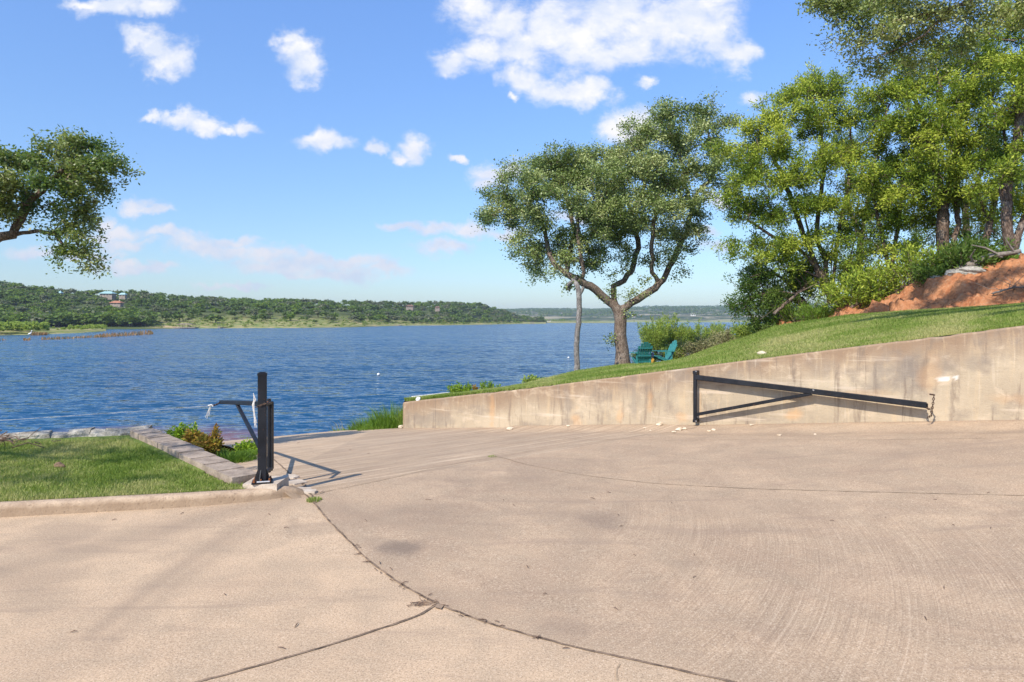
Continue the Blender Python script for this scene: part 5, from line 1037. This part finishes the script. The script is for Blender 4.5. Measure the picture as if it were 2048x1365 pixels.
# left hill columns: px, shore y, belt top y, tree-line ground ridge y, ridge distance factor
HL = np.array([(-900,662,652,520,1.7),(-300,661,650,545,1.7),(0,660,650,577,1.75),(60,660,650,583,1.75),(150,659,650,590,1.8),(220,659,648,594,1.8),(300,658.5,645,594,1.8),(350,657.5,641,604,1.85),(450,657,640,607,1.85),(600,656.5,641,611,1.85),(700,655,643,612,1.8),(800,652,645,613,1.6),(900,651,646,614,1.5),(960,650,646,617,1.4),(1000,649.3,645.6,625,1.35),(1030,648.6,645,633,1.3),(1060,648.2,644.8,640,1.2),(1100,648,645,641.5,1.15)])
def hill_pt(px, v):
    sy, by, ry, rf = [np.interp(px,HL[:,0],HL[:,k]) for k in (1,2,3,4)]; d0 = dsh(sy); d1 = d0*1.16; d2 = d0*rf
    z1 = CH-(by-HY)/F*d1; z2 = CH-(ry-HY)/F*d2
    if v < 1: d = d0+(d1-d0)*v; z = WZ+(z1-WZ)*v
    elif v < 2: t = v-1; d = d1+(d2-d1)*t; z = z1+(z2-z1)*(t**.85)
    else: t = v-2; d = d2*(1+.35*t); z = z2*(1-.6*t*t)
    return np.array([(px-1024)/F*d, d, z])
pxs = np.arange(-900,1101,12); vs = np.concatenate([[-.15],np.linspace(0,1,8),np.linspace(1.1,2,14),np.linspace(2.1,3,6)])
def hp2(p, v): q = hill_pt(p, max(v,0)); 
hv = []
for p in pxs:
    for v in vs:
        q = hill_pt(p, max(v,0)); 
        if v < 0: q[2] -= 1.0; q[1] -= 2
        else: q[2] += (0 if v == 0 else .008*q[1]*.5*(float(fbm(q[0],q[1],.03,3))-.5))
        hv.append(q)
m, k = len(pxs), len(vs); idx = np.arange(m*k).reshape(m,k); belt = np.tile(np.clip(1-(vs-.95)*3,0,1), m)
pp = np.repeat(pxs,k); belt = belt*np.clip((pp-290)/40,0,1)
tag(nmesh('hill', np.array(hv), np.stack([idx[:-1,:-1], idx[1:,:-1], idx[1:,1:], idx[:-1,1:]], -1).reshape(-1,4), M['hill'], None, {'belt': ('POINT', belt)}, True), 'wooded hill across the lake at left', None, None, 'structure')
# tree prototypes (leaf clumps on a few puffs and a short trunk), unit height 1
def hill_crown(seed, n=230, puffs=7, flat=.8):
    r = np.random.default_rng(seed); C = []; 
    for k in range(puffs):
        a = r.uniform(0,2*np.pi); rr = r.uniform(0,.34); c = np.array([rr*math.cos(a),rr*math.sin(a),r.uniform(.42,.72)-rr*.25]); s_ = r.uniform(.17,.28); v = r.normal(size=(n//puffs,3)); v /= np.linalg.norm(v,axis=1)[:,None]; v[:,2] = np.where(v[:,2] < -.5, -v[:,2]*.5, v[:,2]); C.append(c+v*s_*np.array([1,1,flat]))
    C = np.vstack(C); V, Q = leaf_quads(C, .17, .8, r, .6); return V, Q, np.clip(r.normal(.5,.2,len(Q))+(C[:,2]-.5)*.0,0,1)
def hill_trunk(seed):
    r = np.random.default_rng(seed); return tube_arrays(np.array([(0,0,-.1),(r.normal()*.03,r.normal()*.03,.25),(r.normal()*.06,r.normal()*.06,.6)]), [.035,.028,.012], 5)
PROTO = [hill_crown(200+i) for i in range(6)]
kinds = ['hill_leaf','hill_leaf_grey','hill_leaf','hill_leaf_bright','hill_leaf','hill_leaf_grey']
proto_me = []
for i in range(6):
    V, Q, rn = PROTO[i]; tv, tq = hill_trunk(i); me_o = nmesh('crown', V, Q, M[kinds[i]], None, {'rnd': ('FACE', rn)}); tr_o = nmesh('trunk', tv, tq, M['bark']); proto_me.append((me_o.data, tr_o.data)); bpy.data.objects.remove(me_o); bpy.data.objects.remove(tr_o)
r = np.random.default_rng(77); trees = []
def keep_tree(px, v):
    if 298 < px < 760 and v < .75: return r.random() < .03
    if 298 < px < 760 and v < 1.05: return r.random() < .22
    if v < .8 and px >= 760: return r.random() < .10
    if 330 < px < 700 and v < 1.4: return r.random() < .62
    return True
cnt = 0
while cnt < 2100:
    px = r.uniform(-330,1085); v = r.uniform(.35,2.12)
    if px < 300 and v < .05: continue
    q = hill_pt(px, v)
    if not keep_tree(px, v): continue
    # density equal in the picture: fewer on the near rows
    h = r.uniform(2.0,4.8)*(q[1]/330)**.42*(1.35 if (px < 300 and v < 1) else 1)
    if px > 980: h *= .8
    # leave clearings for the houses
    if any(abs(px-a) < b and c < v < d_ for a,b,c,d_ in [(222,30,1.55,1.93),(240,22,1.2,1.62),(818,16,1.3,1.65)]): h *= .55
    trees.append((px,v,q,h,r.integers(0,6))); cnt += 1
trees.sort(key=lambda t: -(t[3]/t[2][1])*(1.25 if -40 < t[0] < 1100 and t[1] < 1.9 else .2))
GRP = 'trees on the wooded hill across the lake'
LABS = ['dark green tree on the wooded hill across the lake','grey green tree on the wooded hill across the lake','dark green tree on the wooded hill across the lake','bright green tree on the wooded hill across the lake','dark green tree on the wooded hill across the lake','grey green tree on the wooded hill across the lake']
first = trees[:290]; rest = trees[290:]
for (px,v,q,h,k) in first:
    o = bpy.data.objects.new('hillside_tree', None); o.empty_display_size = .1; link(o); o.location = [float(a) for a in q-np.array([0,0,.05*h])]; w = float(r.uniform(1.0,1.8)); o.scale = (float(h)*w,float(h)*w,float(h)); o.rotation_euler = (0,0,float(r.uniform(0,6.28))); tag(o, LABS[k], 'tree', GRP)
    for nm, me in zip(('crown','trunk'), proto_me[k]): link(bpy.data.objects.new(nm, me), o)
for kk, mt, nm in ((( 0,2,4),'hill_leaf','dark green woodland mass'),((1,5),'hill_leaf_grey','grey green woodland mass'),((3,),'hill_leaf_bright','bright green woodland mass')):
    Vs=[];Qs=[];Rs=[];off=0
    for (px,v,q,h,k) in rest:
        if k not in kk: continue
        V,Q,rn = PROTO[k]; a = r.uniform(0,6.28); w = r.uniform(1.0,1.8); c_, s_ = math.cos(a), math.sin(a); sel = slice(None) if h/q[1]*F/2 > 4 else slice(0,None)
        W = V*h*np.array([w,w,1]); W = np.column_stack([W[:,0]*c_-W[:,1]*s_, W[:,0]*s_+W[:,1]*c_, W[:,2]])+q; Vs.append(W); Qs.append(Q+off); Rs.append(rn); off += len(W)
    tag(nmesh('woodland', np.vstack(Vs), np.vstack(Qs), M[mt], None, {'rnd': ('FACE', np.concatenate(Rs))}), nm+' on the hill across the lake', None, None, 'stuff')
Vs=[];Qs=[];Rs=[];off=0
for i in range(700):
    px = r.uniform(295,1050); v = r.uniform(.05,1.1)**.8; q = hill_pt(px, v); h = r.uniform(.4,1.6)*(q[1]/300)**.5; V,Q,rn = PROTO[r.integers(0,6)]; V = V[:160]; Q = Q[:40]; W = V*h*np.array([1.8,1.8,1.1])+q-[0,0,h*.25]; Vs.append(W);Qs.append(Q+off);Rs.append(rn[:40]);off+=len(W)
tag(nmesh('shore_scrub', np.vstack(Vs), np.vstack(Qs), M['hill_leaf_bright'], None, {'rnd': ('FACE', np.concatenate(Rs))}), 'low scrub on the grassy far shore', None, None, 'stuff')
# grassy spit at left
SP = np.array([(-700,676,657),(-200,673,655),(0,671,655),(60,670,655),(120,668,654),(160,666.5,654),(190,664.5,655),(215,663,658)])
sv = []
for px in np.arange(-700,216,12):
    y0, y1 = np.interp(px,SP[:,0],SP[:,1]), np.interp(px,SP[:,0],SP[:,2]); d0 = dsh(y0)
    for t in np.linspace(-.1,1,8): d = d0*(1+.28*t); z = WZ-.3 if t < 0 else WZ+.9*math.sin(min(1,t*1.4)*1.5)*min(1,(216-px)/120+.15); sv.append(((px-1024)/F*d, d, z))
m = len(np.arange(-700,216,12)); idx = np.arange(m*8).reshape(m,8)
tag(nmesh('spit', np.array(sv), np.stack([idx[:-1,:-1], idx[1:,:-1], idx[1:,1:], idx[:-1,1:]], -1).reshape(-1,4), M['hill'], None, {'belt': ('POINT', np.ones(len(sv)))}, True), 'low grassy spit reaching into the lake from the left', None, None, 'structure')
r = np.random.default_rng(88); Vs=[];Qs=[];Rs=[];off=0
for i in range(420):
    px = r.uniform(-300,212); y0 = np.interp(px,SP[:,0],SP[:,1]); t = r.uniform(.03,.8); d = dsh(y0)*(1+.28*t); 
    if 95 < px < 155 and r.random() < .7: continue
    h = r.uniform(.7,1.9)*(1.2 if px < 95 else .8); V,Q,rn = PROTO[r.integers(0,6)]; W = V*h*np.array([1,1,1.1])+np.array([(px-1024)/F*d,d,WZ+.4]); Vs.append(W);Qs.append(Q+off);Rs.append(np.clip(rn+.1,0,1));off+=len(W)
tag(nmesh('spit_scrub', np.vstack(Vs), np.vstack(Qs), M['willow'], None, {'rnd': ('FACE', np.concatenate(Rs))}), 'yellow green scrub covering the low spit', None, None, 'stuff')
# far range
FR = np.array([(-200,646,600),(700,646,620),(950,645.6,621),(1036,645.4,620.5),(1138,645.2,620),(1188,645,621),(1252,645,619),(1315,645,615),(1442,645,615),(1600,645,612),(2200,645,612),(2900,645,615)])
fv = []; fb = []; pf = np.arange(600,2900,14); vf = np.linspace(0,1.4,22)
for px in pf:
    y0, y1 = np.interp(px,FR[:,0],FR[:,1]), np.interp(px,FR[:,0],FR[:,2]); d0 = 1100.; 
    for t in vf:
        d = d0+1500*t; zr = CH-(y1-HY)/F*(d0+1500); z = WZ+(zr-WZ)*min(1,t)**.9 if t <= 1 else zr*(1-.8*(t-1)); 
        x = (px-1024)/F*d; z += (t > .02)*(14*(float(fbm(x,d,.004,5))-.5)*min(1,t*2)+3*(float(fbm(x,d,.03,6))-.5)); fv.append((x,d,z)); fb.append(1. if t < .03 else 0)
m, k = len(pf), len(vf); idx = np.arange(m*k).reshape(m,k)
tag(nmesh('far_hills', np.array(fv), np.stack([idx[:-1,:-1], idx[1:,:-1], idx[1:,1:], idx[:-1,1:]], -1).reshape(-1,4), M['far'], None, {'belt': ('POINT', fb)}, True), 'hazy blue wooded hills at the end of the lake', None, None, 'structure')
FV = np.array(fv).reshape(m,k,3)
r = np.random.default_rng(99); Vs=[];Qs=[];Rs=[];off=0; low = hill_crown(300, 42, 4)
for i in range(3600):
    a = r.integers(20,m-90); b = int(r.triangular(1,12,20)); q = FV[a,b]*(1-.0)+(FV[a+1,b]-FV[a,b])*r.random(); q = q+(FV[a,min(b+1,k-1)]-FV[a,b])*r.random()
    h = r.uniform(7,13); V,Q,rn = low; W = V*h*np.array([1.5,1.5,1]); Vs.append(W+q-[0,0,1.5]);Qs.append(Q+off);Rs.append(rn);off+=len(W)
tag(nmesh('far_woods', np.vstack(Vs), np.vstack(Qs), M['hill_leaf'], None, {'rnd': ('FACE', np.concatenate(Rs))}), 'dark woods on the distant hills', None, None, 'stuff')
# low green point in front of the far range
lv = []; pl = np.arange(960,1241,10)
for px in pl:
    for j, t in enumerate((-.05,0,.3,.7,1)):
        d = 760*(1+.35*t); z = (WZ-.5, WZ, WZ+.9, WZ+1.6, WZ+.5)[j]*1.0+0; z = z if j < 2 else WZ+(z-WZ)*min(1,(1245-px)/110+.1); lv.append(((px-1024)/F*d,d,z))
m2 = len(pl); idx = np.arange(m2*5).reshape(m2,5); tag(nmesh('low_point', np.array(lv), np.stack([idx[:-1,:-1], idx[1:,:-1], idx[1:,1:], idx[:-1,1:]], -1).reshape(-1,4), M['hill'], None, {'belt': ('POINT', np.ones(len(lv)))}, True), 'low green point in front of the distant hills', None, None, 'structure')
Vs=[];Qs=[];Rs=[];off=0
for i in range(260):
    px = r.uniform(965,1200); d = 760*(1+.35*r.uniform(.3,1)); h = r.uniform(1.5,5.5 if px < 1140 else 3)*(1.3 if px < 1060 else 1); V,Q,rn = low; W = V*h*np.array([1.4,1.4,1])+np.array([(px-1024)/F*d,d,WZ+.6]); Vs.append(W);Qs.append(Q+off);Rs.append(rn);off+=len(W)
tag(nmesh('point_scrub', np.vstack(Vs), np.vstack(Qs), M['hill_leaf_bright'], None, {'rnd': ('FACE', np.concatenate(Rs))}), 'scrub on the low green point', None, None, 'stuff')
# =============================================================== buildings
def house(label, c, w, dp, h, rh, wallm, roofm, name='house', group=None, windows=3, chim=True, rz=0):
    root = empty(name, label, 'house', group, c, rz); mb = MB(); mb.box((0,0,h/2-1),(w,dp,h+2)); mb.build('wall', M[wallm], root)
    e = .08*w; V = [(-w/2-e,-dp/2-e,h),(w/2+e,-dp/2-e,h),(w/2+e,dp/2+e,h),(-w/2-e,dp/2+e,h),(-w/2+w*.22,0,h+rh),(w/2-w*.22,0,h+rh),(-w/2-e,-dp/2-e,h-.15),(w/2+e,-dp/2-e,h-.15),(w/2+e,dp/2+e,h-.15),(-w/2-e,dp/2+e,h-.15)]
    rf = nmesh('roof', V, [np.array([[0,1,5,4],[2,3,4,5],[6,7,1,0],[7,8,2,1],[8,9,3,2],[9,6,0,3],[9,8,7,6]]), np.array([[1,2,5],[3,0,4]])], M[roofm], root)
    for i in range(windows):
        mb = MB(); x = (i+.5)/windows*w-w/2; mb.box((x,-dp/2-.03,h*.5),(w/windows*.5,.06,h*.42)); mb.build('window', M['glass'], root)
    if chim: mb = MB(); mb.box((w*.22,dp*.1,h+rh*.8),(w*.06,w*.06,rh*1.0)); mb.build('chimney', M['stucco'], rf)
    return root
def hp(px, y, d): return P(px,y,d)
def place_house(label, px, ytop, yb, d, wpx, roofm, wallm, **kw):
    c = P(px,yb,d); H = (yb-ytop)/F*d; w = wpx/F*d; return house(label, c, w, w*.6, H*.5, H*.5, wallm, roofm, **kw)
place_house('large house with a pale blue green metal roof on the crest of the left hill', 216,583,592,345,24,'roof_teal','dockwood', chim=False, windows=4)
place_house('smaller wing with a blue green roof right of the large hilltop house', 246,586,593,345,12,'roof_teal','dockwood', chim=False, windows=2)
place_house('house with a terracotta roof below the blue green roofed house', 234,602,610,300,20,'roof_red','dockwood', windows=3)
place_house('low house with a blue green roof left on the hill crest', 118,582,591,350,12,'roof_teal','dockwood', chim=False, windows=2)
place_house('dark brown roofed house on the right part of the left hill', 820,610,616,500,14,'roof_brown','dockwood', windows=3)
place_house('small brown roofed house right of the dark brown one', 875,613,618,500,9,'roof_brown','dockwood', windows=1)
r = np.random.default_rng(55)
for i, (px, y, w, lab) in enumerate([(1124,626.5,4,'small white house high on the distant hills left of the pale trunk'),(1135,628,4,'white house on the distant hills just right of the pale trunk'),(1180,624.5,6,'pale cliffside house above the bare patch on the distant hills'),(1202,625,8,'cream house on the distant hills left of the oak trunk'),(1268,635.5,7,'bright white house low on the distant hills right of the oak trunk'),(1386,630.5,9,'pale house on the distant hills above the willow shrubs'),(1350,645,5,'small white boathouse at the far water edge'),(1368,645.5,6,'pale boathouse at the far water edge above the willows'),(1098,642,6,'cream house on the low green point'),(1127,631,3,'tiny white house below the high white one')]):
    d = {True: 1150, False: 1900}[y > 640] if px != 1098 else 900
    if d == 1900:  # drop on the far hill surface along this ray
        best = min(((abs((HY+(CH-FV[int(round((px-600)/14)),b,2])/FV[int(round((px-600)/14)),b,1]*F)-y-2), b) for b in range(2,19))); d = FV[int(round((px-600)/14)),best[1],1]-20
    c = P(px,y+1.6,d); ww = w/F*d; house(lab, c, ww, ww*.6, ww*.42, ww*.16, 'stucco_white', 'stucco' if i%2 else 'roof_brown', group='houses on the distant shore', windows=2, chim=False)
# docks
def dock(label, px, y, wpx, hpx, roof=True, name='boat_dock'):
    d = dsh(y); c = P(px,y,d); c[2] = WZ; w = wpx/F*d; h = hpx/F*d; root = empty(name, label, 'dock', 'docks on the far shore', c); mb = MB(); mb.box((0,0,.3),(w,3.5,.25)); mb.build('deck', M['dockwood'], root)
    if roof:
        for sx in (-.42,0,.42):
            for sy in (-1.4,1.4): mb = MB(); mb.box((w*.55*sx,sy,h/2),(.14,.14,h)); mb.build('pile', M['dockwood'], root)
        mb = MB(); mb.box((0,0,h),(w*.62,3.6,.18)); mb.box((0,0,h+.16),(w*.56,2.6,.14),None,.7); mb.build('roof', M['dockwood'], root)
    else: 
        mb = MB(); 
        for sx in (-.45,-.1,.3): mb.box((w*sx,-1.6,.45),(.12,.12,1.1))
        mb.build('pile', M['dockwood'], root)
    mb = MB(); mb.box((0,6,.32),(1.2,9,.1)); mb.build('gangway', M['dockwood'], root)
dock('roofed boat dock at the foot of the left hill', 372, 657.3, 44, 8.5); dock('open floating dock on the far shore below the right end of the hill', 792, 652, 22, 3, False); dock('roofed boat dock near the low green point', 1064, 648.8, 14, 3.6)
dock('tiny white swim platform right of the roofed dock', 442, 657, 5, 2, False)

# =============================================================== sky, sun, haze, camera
EL = math.radians(44); tr = np.array([.54,.84]); tr /= np.linalg.norm(tr)
sun = bpy.data.lights.new('sun', 'SUN'); sun.energy = 3.9; sun.angle = math.radians(.53); sun.color = (1,.93,.82); so = bpy.data.objects.new('sun', sun); link(so)
so.rotation_euler = Vector((tr[0]*math.cos(EL), tr[1]*math.cos(EL), -math.sin(EL))).to_track_quat('-Z','Y').to_euler()
W = bpy.data.worlds.new('World'); SC.world = W; W.use_nodes = True; nt = W.node_tree; nt.nodes.clear(); T = NT(nt)
sky = T.n('ShaderNodeTexSky'); sky.sky_type = 'NISHITA'; sky.sun_disc = False; sky.sun_elevation = EL; sky.sun_rotation = math.atan2(-tr[0],-tr[1]); sky.altitude = 200; sky.air_density = 1.0; sky.dust_density = .6; sky.ozone_density = 2.2
g = T.n('ShaderNodeTexCoord').outputs['Generated']; sx = T.n('ShaderNodeSeparateXYZ', {0: g})
yy = T.math('MAXIMUM', sx.outputs[1], .08); u = T.math('DIVIDE', sx.outputs[0], yy); v = T.math('DIVIDE', sx.outputs[2], yy)
uv = T.n('ShaderNodeCombineXYZ', {0: u, 1: v}).outputs[0]
wn = T.noise(uv, 13, 5, .62, 0, 1); wn = T.n('ShaderNodeVectorMath', {0: wn, 1: (.5,.5,.5)}, operation='SUBTRACT').outputs[0]; wn = T.n('ShaderNodeVectorMath', {0: wn, 'Scale': .075}, operation='SCALE').outputs[0]
wuv = T.n('ShaderNodeVectorMath', {0: uv, 1: wn}, operation='ADD').outputs[0]
CL = [(945,15,45,34),(1000,45,52,34),(905,118,40,20),(960,105,46,28),(1040,95,50,34),(1100,60,55,50),(1160,90,60,44),(1220,30,75,60),(1300,50,70,52),(1370,55,65,45),(1440,65,45,48),(1475,105,30,26),(1400,15,60,40),(1200,110,50,24),(1260,100,50,26),
 (1045,162,34,26),(1090,178,44,26),(1140,182,40,22),(1190,180,34,20),(1265,238,42,28),(1235,262,30,24),(985,345,32,26),(1018,335,30,20),(975,368,24,14),(1505,198,24,16),(1300,155,18,9),(1020,206,10,8),
 (275,78,30,24),(310,102,34,26),(345,125,34,26),(320,140,30,18),(575,78,26,16),(600,105,32,28),(615,140,30,24),(230,8,60,16),(300,10,40,20),(190,2,50,10),
 (310,232,20,9),(365,238,34,14),(410,246,34,15),(485,250,22,13),(450,256,20,8),(640,275,30,14),(665,288,34,14),(800,302,22,9),(832,290,24,22),(748,292,18,10),(915,314,12,7),(268,414,28,15),(300,425,40,9),(208,450,20,16),
 (240,478,60,14),(330,480,55,12),(400,492,60,16),(470,500,50,14),(540,508,60,12),(620,516,60,13),(700,524,50,12),(70,508,50,12),(320,545,34,8),(870,458,50,12),(940,462,50,14),(1010,466,40,10),(890,500,44,14),(760,540,50,9),(1430,400,30,14),(1440,498,30,12),(1400,462,30,8),(180,520,60,8),(260,500,70,12),(460,478,50,10),(560,530,90,14),(680,545,80,10),(250,540,70,8),(820,455,40,10),(1150,430,40,10),(480,570,60,5),(590,545,40,6)]
acc = None
for (cx,cy,rx,ry) in CL:
    c = ((cx-1024)/F,(HY-cy)/F,0); a = T.n('ShaderNodeVectorMath', {0: wuv, 1: c}, operation='SUBTRACT').outputs[0]
    a = T.n('ShaderNodeVectorMath', {0: a, 1: (F/rx,F/ry,0)}, operation='MULTIPLY').outputs[0]; l = T.n('ShaderNodeVectorMath', {0: a}, operation='LENGTH').outputs['Value']
    acc = l if acc is None else T.n('ShaderNodeMath', {0: acc, 1: l, 2: .35}, operation='SMOOTH_MIN').outputs[0]
nf = T.noise(T.mapv(uv,(1,1.5,1)), 20, 6, .65, .3); nd = T.math('MULTIPLY_ADD', T.math('SUBTRACT', nf, .5), 2.3, acc)
low = T.n('ShaderNodeMapRange', {0: v, 1: .03, 2: .26, 3: .80, 4: 1.0}).outputs[0]
dens = T.n('ShaderNodeMapRange', {0: nd, 1: 1.75, 2: .30, 3: 0, 4: .97}, interpolation_type='SMOOTHSTEP').outputs[0]
frontm = T.math('GREATER_THAN', sx.outputs[1], .12); dens = T.math('MULTIPLY', T.math('MULTIPLY', dens, low), frontm)
# cloud body: brighter billows, faint grey towards the thick lower parts
sh2 = T.noise(T.mapv(uv,(1,1.4,1),(0,0,0),(.3,.018,0)), 16, 5, .6)
hi = T.n('ShaderNodeMapRange', {0: v, 1: .08, 2: .3, 3: 0, 4: 1}).outputs[0]
cc = T.mix(T.ramp(sh2, [(.38,0),(.62,1)]), (5.9,6.4,7.5), (7.9,7.8,7.9)); ccl = T.mix(T.ramp(sh2, [(.38,0),(.62,1)]), (5.0,5.5,6.8), (6.7,6.4,6.8)); cc = T.mix(hi, ccl, cc)
skg = T.mix(T.n('ShaderNodeMapRange', {0: sx.outputs[2], 1: .02, 2: .42, 3: 0, 4: 1}).outputs[0], (.90,1.0,1.10,1), (1.26,1.54,1.94,1)); skc = T.mix(1.0, sky.outputs[0], skg, 'MULTIPLY')
skc = T.n('ShaderNodeHueSaturation', {'Color': skc, 'Saturation': 1.0, 'Value': 1.0}).outputs[0]
col = T.mix(dens, skc, cc); bg_ = T.n('ShaderNodeBackground', {'Color': col, 'Strength': .085}); o = T.n('ShaderNodeOutputWorld'); nt.links.new(bg_.outputs[0], o.inputs['Surface'])
# haze
def haze():
    mb = MB(); mb.box((0,1400,32), (9000,3800,72)); m = bpy.data.materials.new('haze_air'); m.use_nodes = True; n = m.node_tree; n.nodes.clear(); v = n.nodes.new('ShaderNodeVolumePrincipled'); v.inputs['Color'].default_value = (.72,.84,1,1); v.inputs['Density'].default_value = .0002; v.inputs['Anisotropy'].default_value = .2
    oo = n.nodes.new('ShaderNodeOutputMaterial'); n.links.new(v.outputs[0], oo.inputs['Volume']); o = mb.build('haze', m); tag(o, 'thin blue air haze over the lake', None, None, 'stuff')
haze()
cam = bpy.data.cameras.new('camera'); co = bpy.data.objects.new('camera', cam); link(co); SC.camera = co; co.location = (0,0,CH); co.rotation_euler = (math.pi/2,0,0)
cam.sensor_width = 36; cam.lens = F/2048*36; cam.shift_y = (HY-682.5)/2048; cam.clip_start = .05; cam.clip_end = 12000
SC.view_settings.view_transform = 'Standard'; SC.view_settings.look = 'None'; SC.view_settings.exposure = .65; SC.view_settings.gamma = 1
